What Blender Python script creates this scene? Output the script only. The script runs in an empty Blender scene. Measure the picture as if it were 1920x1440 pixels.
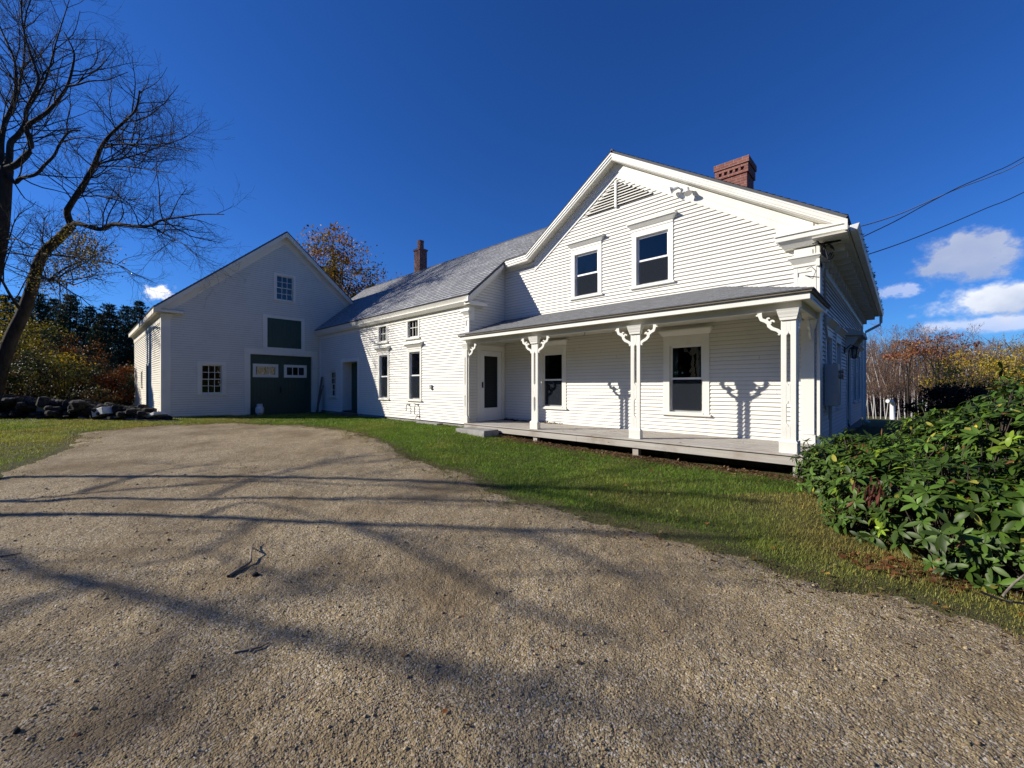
import bpy, math, random
import numpy as np
from mathutils import Vector
rnd = random.Random(7)
npr = np.random.RandomState(11)
R_ = math.radians
scene = bpy.context.scene
col = scene.collection

# ------------------------------------------------------------------ view geometry (for siting things where they stand)
FPX, HZ, EYE = 771.0, 724.0, 1.6
YAW = R_(43.6)
FW = np.array((-math.sin(YAW), math.cos(YAW), 0.0))
RT = np.array((math.cos(YAW), math.sin(YAW), 0.0))
SUN_EL = R_(27.0)
LIGHT = np.array((math.cos(SUN_EL) * .7071, math.cos(SUN_EL) * .7071, -math.sin(SUN_EL)))   # direction the light travels

def at(u, v, dep):
    p = FW * dep + RT * ((u - 960) / FPX * dep)
    return np.array((p[0], p[1], EYE + (HZ - v) / FPX * dep))
def ld(lat, dep, z=0.0):
    p = RT * lat + FW * dep
    return np.array((p[0], p[1], z))

# ------------------------------------------------------------------ terrain
CTRL = np.array([
 (0,0,0),(-1.3,7.6,.2),(-3.9,7.6,.22),(-6.5,7.6,.27),(-9,7.5,.40),(-14,7.5,.40),(-19.6,7.5,.40),(-19.6,5,.41),
 (-19.6,2,.43),(-16,0,.33),(-10,-.6,.16),(-10,3.5,.26),(-5,3.5,.10),(-1,3.6,.05),(1.5,3.5,.03),(.5,6,.13),(5,5,.05),
 (0,-8,-.1),(-10,-10,.1),(-25,0,.48),(-35,5,.6),(-1,12,.28),(1.2,15,.24),(-.8,19,.2),(-.8,24,.02),(-1,32,-.3),(-1.3,40,-1.0),
 (6,20,.1),(8,28,-.2),(12,40,-1.0),(-12,20,.4),(-40,25,.9),(-60,5,1.4),(-30,-20,.4),(-70,40,1.6),(60,60,-2),(60,-10,-.5),(0,-40,-.4),(-6,60,-2),(-60,90,0)], float)
def _k(r2):
    return np.where(r2 > 1e-9, .5 * r2 * np.log(np.maximum(r2, 1e-9)), 0)
def _tps():
    n = len(CTRL); d2 = ((CTRL[:, None, :2] - CTRL[None, :, :2]) ** 2).sum(-1)
    A = np.zeros((n + 3, n + 3)); A[:n, :n] = _k(d2) + np.eye(n) * .6
    A[:n, n] = 1; A[:n, n+1:] = CTRL[:, :2]; A[n, :n] = 1; A[n+1:, :n] = CTRL[:, :2].T
    return np.linalg.solve(A, np.concatenate((CTRL[:, 2], np.zeros(3))))
_W = _tps()
def gz(x, y):
    x = np.atleast_1d(np.asarray(x, float)); y = np.atleast_1d(np.asarray(y, float))
    r = np.hypot(x, y); s = np.minimum(1, 75 / np.maximum(r, 1e-6)); xx, yy = x * s, y * s
    out = np.full(x.shape, _W[-3]) + _W[-2] * xx + _W[-1] * yy
    for (cx, cy, _), w in zip(CTRL, _W[:len(CTRL)]):
        out += w * _k((xx - cx) ** 2 + (yy - cy) ** 2)
    return out
def g1(x, y): return float(gz(x, y)[0])
def on_ground(u, v):
    z = 0.1
    for _ in range(12):
        t = (EYE - z) * FPX / (v - HZ); p = at(u, v, t); z = .5 * z + .5 * g1(p[0], p[1])
    return np.array((p[0], p[1], z))

# cheap value noise (numpy)
_perm = np.random.RandomState(3).rand(256, 256)
def vnoise(x, y):
    xi = np.floor(x).astype(int); yi = np.floor(y).astype(int); fx = x - xi; fy = y - yi
    fx = fx * fx * (3 - 2 * fx); fy = fy * fy * (3 - 2 * fy)
    a = _perm[xi & 255, yi & 255]; b = _perm[(xi + 1) & 255, yi & 255]; c = _perm[xi & 255, (yi + 1) & 255]; d = _perm[(xi + 1) & 255, (yi + 1) & 255]
    return (a * (1 - fx) + b * fx) * (1 - fy) + (c * (1 - fx) + d * fx) * fy
def fbm(x, y, o=4):
    s = 0; a = .5
    for i in range(o):
        s = s + a * vnoise(x * 2 ** i + 17 * i, y * 2 ** i + 5 * i); a *= .5
    return s

# ------------------------------------------------------------------ object helpers
def tag(o, label=None, cat=None, group=None, kind=None):
    if label: o['label'] = label
    if cat: o['category'] = cat
    if group: o['group'] = group
    if kind: o['kind'] = kind
    return o
def empty(name, loc, label, cat, group=None):
    o = bpy.data.objects.new(name, None); col.objects.link(o); o.location = tuple(float(c) for c in loc); o.empty_display_size = .2
    return tag(o, label, cat, group)
def root_of(o):
    while o.parent: o = o.parent
    return o
def link(name, me, mat, parent=None, loc=None):
    o = bpy.data.objects.new(name, me); col.objects.link(o)
    for m in (mat if isinstance(mat, (list, tuple)) else [mat]): me.materials.append(m)
    if parent is not None:
        o.parent = parent
    elif loc is not None:
        o.location = tuple(loc)
    return o
def origin(parent, loc):
    if parent is not None: return np.array(root_of(parent).location)
    return np.array(loc) if loc is not None else np.zeros(3)

class MB:
    def __init__(s): s.v = []; s.f = []; s.uv = []; s.mi = []
    def face(s, pts, uv=None, mi=0):
        n = len(s.v); s.v += [tuple(float(c) for c in p) for p in pts]
        s.f.append(tuple(range(n, n + len(pts)))); s.uv.append(uv); s.mi.append(mi)
    def hexa(s, b, t, mi=0):
        n = len(s.v); s.v += [tuple(float(c) for c in p) for p in list(b) + list(t)]
        for q in ((3,2,1,0),(4,5,6,7),(0,1,5,4),(1,2,6,5),(2,3,7,6),(3,0,4,7)):
            s.f.append(tuple(n + i for i in q)); s.uv.append(None); s.mi.append(mi)
    def box(s, x0, x1, y0, y1, z0, z1, mi=0):
        s.hexa([(x0,y0,z0),(x1,y0,z0),(x1,y1,z0),(x0,y1,z0)], [(x0,y0,z1),(x1,y0,z1),(x1,y1,z1),(x0,y1,z1)], mi)
    def fbox(s, fr, s0, s1, z0, z1, d0, d1, mi=0):
        s.hexa([fr(s0,z0,d0),fr(s1,z0,d0),fr(s1,z0,d1),fr(s0,z0,d1)], [fr(s0,z1,d0),fr(s1,z1,d0),fr(s1,z1,d1),fr(s0,z1,d1)], mi)
    def flare(s, fr, s0, s1, z0, z1, d0, d1, e, back=0.0, e0=None):   # moulding that widens upward
        el = e; er = e
        s.hexa([fr(s0,z0,back),fr(s1,z0,back),fr(s1,z0,d0),fr(s0,z0,d0)], [fr(s0-el,z1,back),fr(s1+er,z1,back),fr(s1+er,z1,d1),fr(s0-el,z1,d1)])
    def prism(s, poly, fr, d0, d1, mi=0):         # poly in (s,z), extruded between d0,d1
        n = len(s.v); k = len(poly)
        s.v += [tuple(float(c) for c in fr(a, b, d0)) for a, b in poly] + [tuple(float(c) for c in fr(a, b, d1)) for a, b in poly]
        s.f.append(tuple(n + i for i in range(k))); s.f.append(tuple(n + k + i for i in reversed(range(k))))
        s.uv += [None] * (k + 2); s.mi += [mi] * (k + 2)
        for i in range(k):
            j = (i + 1) % k; s.f.append((n + i, n + j, n + k + j, n + k + i))
    def beam(s, fr, p, q, t0, t1, d0, d1):      # sloping board: p,q=(s,z) on the line, from t0 to t1 below the line
        s.prism([(p[0], p[1]-t1), (q[0], q[1]-t1), (q[0], q[1]-t0), (p[0], p[1]-t0)], fr, d0, d1)
    def tube(s, pts, rad, n=8, cap=True):
        pts = [np.array(p, float) for p in pts]; rings = []
        if not isinstance(rad, (list, tuple, np.ndarray)): rad = [rad] * len(pts)
        for i, p in enumerate(pts):
            t = pts[min(i+1, len(pts)-1)] - pts[max(i-1, 0)]; t = t / (np.linalg.norm(t) + 1e-9)
            r = np.array((0, 0, 1.)) if abs(t[2]) < .9 else np.array((1., 0, 0))
            a = np.cross(t, r); a /= np.linalg.norm(a); b = np.cross(t, a); base = len(s.v)
            for k in range(n):
                w = 2 * math.pi * k / n; s.v.append(tuple(p + rad[i] * (math.cos(w) * a + math.sin(w) * b)))
            rings.append(base)
        for i in range(len(rings) - 1):
            for k in range(n):
                j = (k + 1) % n; s.f.append((rings[i]+k, rings[i]+j, rings[i+1]+j, rings[i+1]+k)); s.uv.append(None); s.mi.append(0)
        if cap:
            s.f.append(tuple(rings[0] + k for k in range(n))); s.f.append(tuple(rings[-1] + k for k in reversed(range(n)))); s.uv += [None]*2; s.mi += [0]*2
    def lathe(s, c, prof, n=20):               # prof: (r,z)
        s.tube([(c[0], c[1], c[2] + z) for r, z in prof], [max(r, .001) for r, z in prof], n)
    def build(s, name, mat, parent=None, loc=None, smooth=False, bevel=0, label=None):
        o0 = origin(parent, loc)
        me = bpy.data.meshes.new(name); me.from_pydata([tuple(np.array(p) - o0) for p in s.v], [], s.f)
        if any(u is not None for u in s.uv):
            l = me.uv_layers.new(name='UVMap'); k = 0
            for f, u in zip(s.f, s.uv):
                for i in range(len(f)):
                    l.data[k].uv = u[i] if u is not None else (0, 0); k += 1
        me.polygons.foreach_set('material_index', s.mi)
        if smooth: me.polygons.foreach_set('use_smooth', [True] * len(me.polygons))
        me.update(); o = link(name, me, mat, parent, loc)
        if bevel:
            b = o.modifiers.new('bevel', 'BEVEL'); b.width = bevel; b.segments = 2; b.limit_method = 'ANGLE'
        if label: o['label'] = label
        return o

def np_mesh(name, V, F, mat, parent=None, loc=None, colr=None, smooth=False):
    """F: (M,k) uniform faces or list of such arrays"""
    V = np.asarray(V, float) - origin(parent, loc)
    Fs = F if isinstance(F, list) else [F]; Fs = [np.asarray(f, np.int32) for f in Fs if len(f)]
    me = bpy.data.meshes.new(name); me.vertices.add(len(V)); me.vertices.foreach_set('co', V.astype(np.float32).ravel())
    loops = np.concatenate([f.ravel() for f in Fs]); tot = np.concatenate([np.full(len(f), f.shape[1], np.int32) for f in Fs])
    me.loops.add(len(loops)); me.loops.foreach_set('vertex_index', loops)
    me.polygons.add(len(tot)); st = np.concatenate(([0], np.cumsum(tot)[:-1])).astype(np.int32)
    me.polygons.foreach_set('loop_start', st)
    if smooth: me.polygons.foreach_set('use_smooth', np.ones(len(tot), bool))
    me.update(calc_edges=True)
    if colr is not None:
        a = me.attributes.new('Col', 'FLOAT_COLOR', 'POINT')
        c = np.ones((len(V), 4), np.float32); c[:, :3] = colr; a.data.foreach_set('color', c.ravel())
    me.validate()
    return link(name, me, mat, parent, loc)

class Tubes:
    def __init__(s): s.V = []; s.F = []; s.n = 0
    def add(s, pts, rad, n=3):
        pts = np.asarray(pts, float); k = len(pts); rad = np.asarray(rad, float)
        t = np.gradient(pts, axis=0); t /= np.linalg.norm(t, axis=1)[:, None] + 1e-9
        ref = np.array((.3, .2, .93)) if abs(t[0][2]) < .85 else np.array((.93, .3, .2))
        a = np.cross(t, ref); a /= np.linalg.norm(a, axis=1)[:, None] + 1e-9; b = np.cross(t, a)
        w = np.arange(n) * 2 * math.pi / n
        V = pts[:, None, :] + rad[:, None, None] * (np.cos(w)[None, :, None] * a[:, None, :] + np.sin(w)[None, :, None] * b[:, None, :])
        i = np.arange(k - 1)[:, None] * n; j = np.arange(n)[None, :]; jn = (j + 1) % n
        F = np.stack((i + j, i + jn, i + n + jn, i + n + j), -1).reshape(-1, 4) + s.n
        s.V.append(V.reshape(-1, 3)); s.F.append(F); s.n += k * n
    def build(s, name, mat, parent=None, loc=None, smooth=True):
        return np_mesh(name, np.concatenate(s.V), np.concatenate(s.F), mat, parent, loc, smooth=smooth)

def nrm(a): return a / (np.linalg.norm(a, axis=-1, keepdims=True) + 1e-9)
def leaf_cards(pos, dr, nr, L, Wd, colr, fold=.25):
    """folded 4-vertex leaves (two triangles)"""
    dr = nrm(dr); sd = nrm(np.cross(dr, nr)); up = np.cross(sd, dr); L = L[:, None]; Wd = Wd[:, None]
    a = pos; b = pos + dr * L * .5 + sd * Wd * .5 + up * Wd * fold; c = pos + dr * L; d = pos + dr * L * .5 - sd * Wd * .5 + up * Wd * fold
    V = np.stack((a, b, c, d), 1).reshape(-1, 3); n = len(pos); i = np.arange(n)[:, None] * 4
    F = np.concatenate((i + np.array([[0, 1, 2]]), i + np.array([[0, 2, 3]])))
    return V, F, np.repeat(colr, 4, 0)
def rvec(n, rs): 
    v = rs.normal(size=(n, 3)); return nrm(v)

# ------------------------------------------------------------------ materials
class NT:
    def __init__(s, name):
        s.m = bpy.data.materials.new(name); s.m.use_nodes = True; s.t = s.m.node_tree; s.t.nodes.clear()
        s.out = s.n('ShaderNodeOutputMaterial')
    def n(s, typ, **kw):
        x = s.t.nodes.new(typ)
        for k, v in kw.items():
            if k.startswith('i_'): x.inputs[k[2:].replace('_', ' ')].default_value = v
            else: setattr(x, k, v)
        return x
    def l(s, a, b): s.t.links.new(a, b)
    def coord(s, scale=(1, 1, 1), kind='Object'):
        t = s.n('ShaderNodeTexCoord'); m = s.n('ShaderNodeMapping'); m.inputs['Scale'].default_value = scale; s.l(t.outputs[kind], m.inputs[0]); return m.outputs[0]
    def noise(s, vec, scale, detail=4, rough=.6):
        x = s.n('ShaderNodeTexNoise'); x.inputs['Scale'].default_value = scale; x.inputs['Detail'].default_value = detail; x.inputs['Roughness'].default_value = rough; s.l(vec, x.inputs['Vector']); return x.outputs['Fac']
    def ramp(s, fac, a, b, ca=(0,0,0,1), cb=(1,1,1,1)):
        x = s.n('ShaderNodeValToRGB'); x.color_ramp.elements[0].position = a; x.color_ramp.elements[1].position = b
        x.color_ramp.elements[0].color = ca; x.color_ramp.elements[1].color = cb; s.l(fac, x.inputs[0]); return x.outputs[0]
    def mix(s, fac, a, b, blend='MIX'):
        x = s.n('ShaderNodeMix', data_type='RGBA', blend_type=blend)
        for sock, val in ((x.inputs[0], fac), (x.inputs[6], a), (x.inputs[7], b)):
            if isinstance(val, (int, float)): sock.default_value = val
            elif isinstance(val, tuple): sock.default_value = val + (1,) if len(val) == 3 else val
            else: s.l(val, sock)
        return x.outputs[2]
    def bump(s, h, dist, strength=1.0, normal=None):
        x = s.n('ShaderNodeBump'); x.inputs['Distance'].default_value = dist; x.inputs['Strength'].default_value = strength; s.l(h, x.inputs['Height'])
        if normal is not None: s.l(normal, x.inputs['Normal'])
        return x.outputs[0]
    def bsdf(s, base, rough=.6, normal=None, spec=.5, metal=0, **kw):
        x = s.n('ShaderNodeBsdfPrincipled')
        if isinstance(base, tuple): x.inputs['Base Color'].default_value = base + (1,)
        else: s.l(base, x.inputs['Base Color'])
        if isinstance(rough, (int, float)): x.inputs['Roughness'].default_value = rough
        else: s.l(rough, x.inputs['Roughness'])
        x.inputs['Specular IOR Level'].default_value = spec; x.inputs['Metallic'].default_value = metal
        if normal is not None: s.l(normal, x.inputs['Normal'])
        return x.outputs[0]
    def done(s, sh): s.l(sh, s.out.inputs[0]); return s.m

def paint(name, base, dirt, amt=.5, rough=.55, streak=True, bump=.0015, chip=None, stretch=(1, 1, .18)):
    t = NT(name); c = t.coord()
    f = t.noise(c, 1.3, 6); f = t.ramp(f, .48, .78)
    s2 = t.noise(t.coord((9*stretch[0], 9*stretch[1], 9*stretch[2])), 1.0, 5, .7); s2 = t.ramp(s2, .5, .8)
    x = t.n('ShaderNodeMath', operation='MULTIPLY'); t.l(f, x.inputs[0]); x.inputs[1].default_value = amt
    y = t.n('ShaderNodeMath', operation='MULTIPLY_ADD'); t.l(s2, y.inputs[0]); y.inputs[1].default_value = amt * .6; t.l(x.outputs[0], y.inputs[2])
    cc = t.mix(y.outputs[0], base, dirt)
    if chip:
        k = t.ramp(t.noise(t.coord((5, 5, 16)), 2.2, 8, .75), .655, .69); cc = t.mix(k, cc, chip)
    b = t.bump(t.noise(c, 60, 4), bump)
    return t.done(t.bsdf(cc, rough, b, .4))
def plain(name, base, rough=.5, spec=.5, metal=0, var=.12, bump=0, scale=8):
    t = NT(name); c = t.coord(); f = t.noise(c, scale, 5)
    d = tuple(max(0, x * (1 - 2 * var)) for x in base); e = tuple(min(1, x * (1 + var)) for x in base)
    cc = t.mix(f, d, e); nb = t.bump(t.noise(c, scale * 6, 4), bump) if bump else None
    return t.done(t.bsdf(cc, rough, nb, spec, metal))
def leafmat(name, rough=.5, trans=.25, spec=.35):
    t = NT(name); a = t.n('ShaderNodeAttribute', attribute_name='Col'); c = a.outputs[0]
    p = t.bsdf(c, rough, None, spec)
    if trans:
        tr = t.n('ShaderNodeBsdfTranslucent'); h = t.n('ShaderNodeHueSaturation'); h.inputs['Saturation'].default_value = 1.1; h.inputs['Value'].default_value = 1.1
        t.l(c, h.inputs['Color']); t.l(h.outputs[0], tr.inputs[0]); m = t.n('ShaderNodeMixShader'); m.inputs[0].default_value = trans; t.l(p, m.inputs[1]); t.l(tr.outputs[0], m.inputs[2]); p = m.outputs[0]
    return t.done(p)
def bark(name, a, b, scale=6, bump=.02):
    t = NT(name); c = t.coord((1, 1, .3)); f = t.noise(c, scale, 8, .7); cc = t.mix(t.ramp(f, .35, .7), a, b)
    return t.done(t.bsdf(cc, .9, t.bump(t.noise(c, scale * 2.5, 6, .7), bump), .2))

M = {}
M['clap'] = paint('clapboard_paint', (.80, .785, .725), (.64, .61, .53), .35, .5, chip=(.46, .42, .36), stretch=(.12, .12, .9))
M['lap_shade'] = plain('lap_joint_shade', (.50, .475, .41), .8, .2)  # shadow line under each board lap, put into the strip colour
M['lap_shade_dark'] = plain('barn_lap_shade', (.27, .25, .205), .85, .2)  # darker painted lap shadow, so the barn boards read in shade
M['clap_old'] = paint('barn_clapboard_paint', (.76, .715, .60), (.54, .50, .41), .38, .6, chip=(.36, .33, .29), stretch=(.12, .12, .9))
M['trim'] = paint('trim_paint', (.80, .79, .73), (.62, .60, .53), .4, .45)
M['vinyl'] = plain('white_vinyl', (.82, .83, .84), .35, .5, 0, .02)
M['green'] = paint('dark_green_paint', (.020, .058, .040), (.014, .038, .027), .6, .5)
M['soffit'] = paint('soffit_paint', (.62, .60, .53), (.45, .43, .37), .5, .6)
M['interior'] = plain('dim_interior', (.05, .045, .04), .9, .1)
M['curtain'] = plain('pale_green_curtain', (.30, .46, .40), .9, .1)
M['metal'] = plain('grey_metal', (.42, .43, .43), .45, .5, .4)
M['dkmetal'] = plain('dark_metal', (.03, .03, .03), .5, .5, .5)
M['pvc'] = plain('white_pipe_plastic', (.82, .82, .80), .4)
M['gutter'] = plain('white_gutter', (.74, .75, .74), .4)
M['cable'] = plain('black_cable', (.035, .035, .04), .5)
M['cable2'] = plain('bare_aluminium_cable', (.42, .42, .42), .4, .5, .5)
M['tank'] = plain('white_tank_paint', (.60, .61, .62), .4)
M['flash'] = plain('lead_flashing', (.55, .57, .58), .5, .5, .3)
M['moss'] = leafmat('moss_leaf', .8, .1)
M['leaf'] = leafmat('leaf', .55, .3)
M['rhodo'] = leafmat('rhododendron_leaf', .46, .12, .28)
M['needle'] = leafmat('pine_needle', .6, .1)
M['grass'] = leafmat('grass_blade', .55, .35, .3)
M['bark'] = bark('grey_bark', (.035, .028, .022), (.12, .10, .08))
M['bark_dk'] = bark('dark_bark', (.02, .016, .012), (.06, .05, .04))
M['twig'] = bark('brown_twig', (.13, .085, .068), (.21, .145, .12), 3, .002)
M['stick'] = bark('weathered_stick', (.08, .065, .05), (.34, .30, .25), 14, .003)

def birch_mat():
    t = NT('birch_bark'); f = t.noise(t.coord((3, 3, 14)), 1.2, 5, .7); cc = t.mix(t.ramp(f, .56, .66), (.50, .48, .45), (.08, .07, .06)); return t.done(t.bsdf(cc, .8, None, .2))
M['birch'] = birch_mat()
def glass_mat(name, tint, k):
    t = NT(name); tr = t.n('ShaderNodeBsdfTransparent'); tr.inputs[0].default_value = tint + (1,)
    gl = t.n('ShaderNodeBsdfGlossy'); gl.inputs['Roughness'].default_value = .015
    b = t.bump(t.noise(t.coord(), 3.0, 2), .004); t.l(b, gl.inputs['Normal'])
    ge = t.n('ShaderNodeNewGeometry'); dp = t.n('ShaderNodeVectorMath', operation='DOT_PRODUCT'); t.l(ge.outputs['Normal'], dp.inputs[0]); t.l(ge.outputs['Incoming'], dp.inputs[1])
    ab = t.n('ShaderNodeMath', operation='ABSOLUTE'); t.l(dp.outputs['Value'], ab.inputs[0]); om = t.n('ShaderNodeMath', operation='SUBTRACT'); om.inputs[0].default_value = 1; t.l(ab.outputs[0], om.inputs[1])
    pw = t.n('ShaderNodeMath', operation='POWER'); t.l(om.outputs[0], pw.inputs[0]); pw.inputs[1].default_value = 5
    mu = t.n('ShaderNodeMath', operation='MULTIPLY_ADD', use_clamp=True); t.l(pw.outputs[0], mu.inputs[0]); mu.inputs[1].default_value = .9; mu.inputs[2].default_value = .055 * k
    m = t.n('ShaderNodeMixShader'); t.l(mu.outputs[0], m.inputs[0]); t.l(tr.outputs[0], m.inputs[1]); t.l(gl.outputs[0], m.inputs[2]); return t.done(m.outputs[0])
M['glass'] = glass_mat('window_glass', (.5, .53, .52), 1.1)
def screen_mat():
    t = NT('insect_screen_mesh'); tr = t.n('ShaderNodeBsdfTransparent'); df = t.n('ShaderNodeBsdfDiffuse'); df.inputs[0].default_value = (.028, .034, .045, 1)
    m = t.n('ShaderNodeMixShader'); m.inputs[0].default_value = .55; t.l(tr.outputs[0], m.inputs[1]); t.l(df.outputs[0], m.inputs[2]); return t.done(m.outputs[0])
M['screen'] = screen_mat()
def shingle_mat(name, c1, c2, mort, moss=None):
    t = NT(name); uv = t.coord((1, 1, 1), 'UV'); b = t.n('ShaderNodeTexBrick')
    b.offset = .5; b.inputs['Scale'].default_value = 1; b.inputs['Brick Width'].default_value = .20; b.inputs['Row Height'].default_value = .14; b.inputs['Mortar Size'].default_value = .006; b.inputs['Bias'].default_value = -.1
    b.inputs['Color1'].default_value = c1 + (1,); b.inputs['Color2'].default_value = c2 + (1,); b.inputs['Mortar'].default_value = mort + (1,); t.l(uv, b.inputs[0])
    n = t.noise(uv, 5.5, 6, .7); cc = t.mix(t.ramp(n, .42, .66), b.outputs[0], tuple(x * .45 for x in c1))
    n2 = t.noise(uv, .55, 3); cc = t.mix(t.ramp(n2, .5, .75), cc, tuple(x * .8 for x in c2))
    if moss:
        n3 = t.noise(uv, 2.2, 6, .7); cc = t.mix(t.ramp(n3, .60, .74), cc, moss)
    gr = t.noise(t.coord(), 320, 2); bm = t.bump(gr, .004); bm = t.bump(b.outputs[1], -.006, 1.0, bm); bm = t.bump(t.noise(uv, 7, 4), .012, 1, bm)
    return t.done(t.bsdf(cc, .9, bm, .25))
M['shingle'] = shingle_mat('asphalt_shingle', (.50, .51, .53), (.27, .28, .30), (.06, .06, .065))
M['shingle2'] = shingle_mat('porch_shingle', (.40, .415, .42), (.30, .31, .32), (.14, .14, .145))
def brick_mat(name, c1, c2, mort):
    t = NT(name); g = t.n('ShaderNodeTexCoord'); nn = t.n('ShaderNodeSeparateXYZ'); t.l(g.outputs['Object'], nn.inputs[0])
    ad = t.n('ShaderNodeMath', operation='ADD'); t.l(nn.outputs[0], ad.inputs[0]); t.l(nn.outputs[1], ad.inputs[1])
    cb = t.n('ShaderNodeCombineXYZ'); t.l(ad.outputs[0], cb.inputs[0]); t.l(nn.outputs[2], cb.inputs[1])
    b = t.n('ShaderNodeTexBrick'); b.inputs['Scale'].default_value = 1; b.inputs['Brick Width'].default_value = .21; b.inputs['Row Height'].default_value = .07; b.inputs['Mortar Size'].default_value = .006
    b.inputs['Color1'].default_value = c1 + (1,); b.inputs['Color2'].default_value = c2 + (1,); b.inputs['Mortar'].default_value = mort + (1,); t.l(cb.outputs[0], b.inputs[0])
    n = t.noise(g.outputs['Object'], 7, 6, .7); cc = t.mix(t.ramp(n, .5, .75), b.outputs[0], tuple(x * .45 for x in c1))
    return t.done(t.bsdf(cc, .85, t.bump(b.outputs[1], -.006, 1, t.bump(n, .006)), .25))
M['brick'] = brick_mat('red_brick', (.29, .105, .078), (.22, .08, .062), (.34, .26, .22))
M['brick2'] = brick_mat('old_red_brick', (.25, .10, .075), (.17, .075, .06), (.30, .25, .22))
def wood_mat(name, a, b, axis=0, plank=.14, stain=None):
    t = NT(name); sc = [22, 22, 22]; sc[axis] = 1.1; f = t.noise(t.coord(tuple(sc)), 1, 6, .65); cc = t.mix(t.ramp(f, .3, .7), a, b)
    n = t.noise(t.coord(), 1.7, 5); cc = t.mix(t.ramp(n, .52, .75), cc, stain or tuple(x * .6 for x in a))
    kn = t.noise(t.coord(tuple(4 if i == axis else 12 for i in range(3))), 1, 2); cc = t.mix(t.ramp(kn, .73, .76), cc, tuple(x * .35 for x in a))
    return t.done(t.bsdf(cc, .8, t.bump(f, .003), .25))
M['deck'] = wood_mat('weathered_deck_wood', (.36, .335, .30), (.50, .475, .43), 0, stain=(.30, .245, .20))
M['plank'] = wood_mat('dark_plank_wood', (.10, .085, .07), (.20, .18, .15), 2)
M['scrap'] = wood_mat('grey_scrap_wood', (.10, .085, .07), (.22, .20, .18), 0)
def stone_mat(name, a, b, bump=.03):
    t = NT(name); c = t.coord(); f = t.noise(c, 5, 8, .7); cc = t.mix(t.ramp(f, .35, .7), a, b); k = t.noise(c, 40, 3); cc = t.mix(t.ramp(k, .6, .7), cc, tuple(x * .5 for x in a))
    return t.done(t.bsdf(cc, .9, t.bump(f, bump), .25))
M['granite'] = stone_mat('grey_granite', (.24, .235, .22), (.40, .39, .37))
M['fieldstone'] = stone_mat('dark_fieldstone', (.014, .013, .012), (.060, .055, .05), .06)
M['oldwood'] = wood_mat('aged_brown_wood', (.13, .115, .09), (.20, .18, .145), 0)
# ------------------------------------------------------------------ wall frames: (along, height, outward) -> world
def FRONT(y0): return lambda s, z, d: (s, y0 - d, z)
def RIGHT(x0): return lambda s, z, d: (x0 + d, s, z)
def BACK(y0): return lambda s, z, d: (s, y0 + d, z)
def LEFT(x0): return lambda s, z, d: (x0 - d, s, z)

def clap(mb, fr, iv, z0, z1, ex, holes=()):
    z = z0; k = 0
    while z < z1 - 1e-3:
        zt = min(z + ex, z1); a0, b0 = iv(z); a1, b1 = iv(zt)
        if b0 - a0 < .03: break
        if b1 < a1: a1 = b1 = .5 * (a1 + b1)
        segs = [(a0, b0)]
        for h in holes:
            if h[3] <= z + .05 * ex or h[2] >= zt - .05 * ex: continue
            ns = []
            for p, q in segs:
                if h[1] <= p or h[0] >= q: ns.append((p, q)); continue
                if h[0] > p: ns.append((p, h[0]))
                if h[1] < q: ns.append((h[1], q))
            segs = ns
        for p, q in segs:
            cuts = [p]; c = p + rnd.uniform(.6, 4.2)
            while c < q - .4: cuts.append(c); c += rnd.uniform(2.4, 4.4)
            cuts.append(q)
            for u, w in zip(cuts, cuts[1:]):
                dd = rnd.uniform(-.002, .002); zz = z + rnd.uniform(-.002, .002); w2 = w - (.0025 if w != q else 0)
                ut = a1 if u == a0 else max(u, a1); wt = b1 if w == b0 else min(w2, b1)
                if wt < ut: ut = wt = .5 * (ut + wt)
                mb.face([fr(u, zz + .007, .0265 + dd), fr(w2, zz + .007, .0265 + dd), fr(wt, zt + .004, .003), fr(ut, zt + .004, .003)])
                mb.face([fr(u, zz, .0268 + dd), fr(w2, zz, .0268 + dd), fr(w2, zz + .007, .0265 + dd), fr(u, zz + .007, .0265 + dd)], mi=1)  # thin dark strip painting the lap shadow
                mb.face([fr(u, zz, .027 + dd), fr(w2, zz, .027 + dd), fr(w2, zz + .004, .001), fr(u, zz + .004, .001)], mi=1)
        z = zt; k += 1

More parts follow.
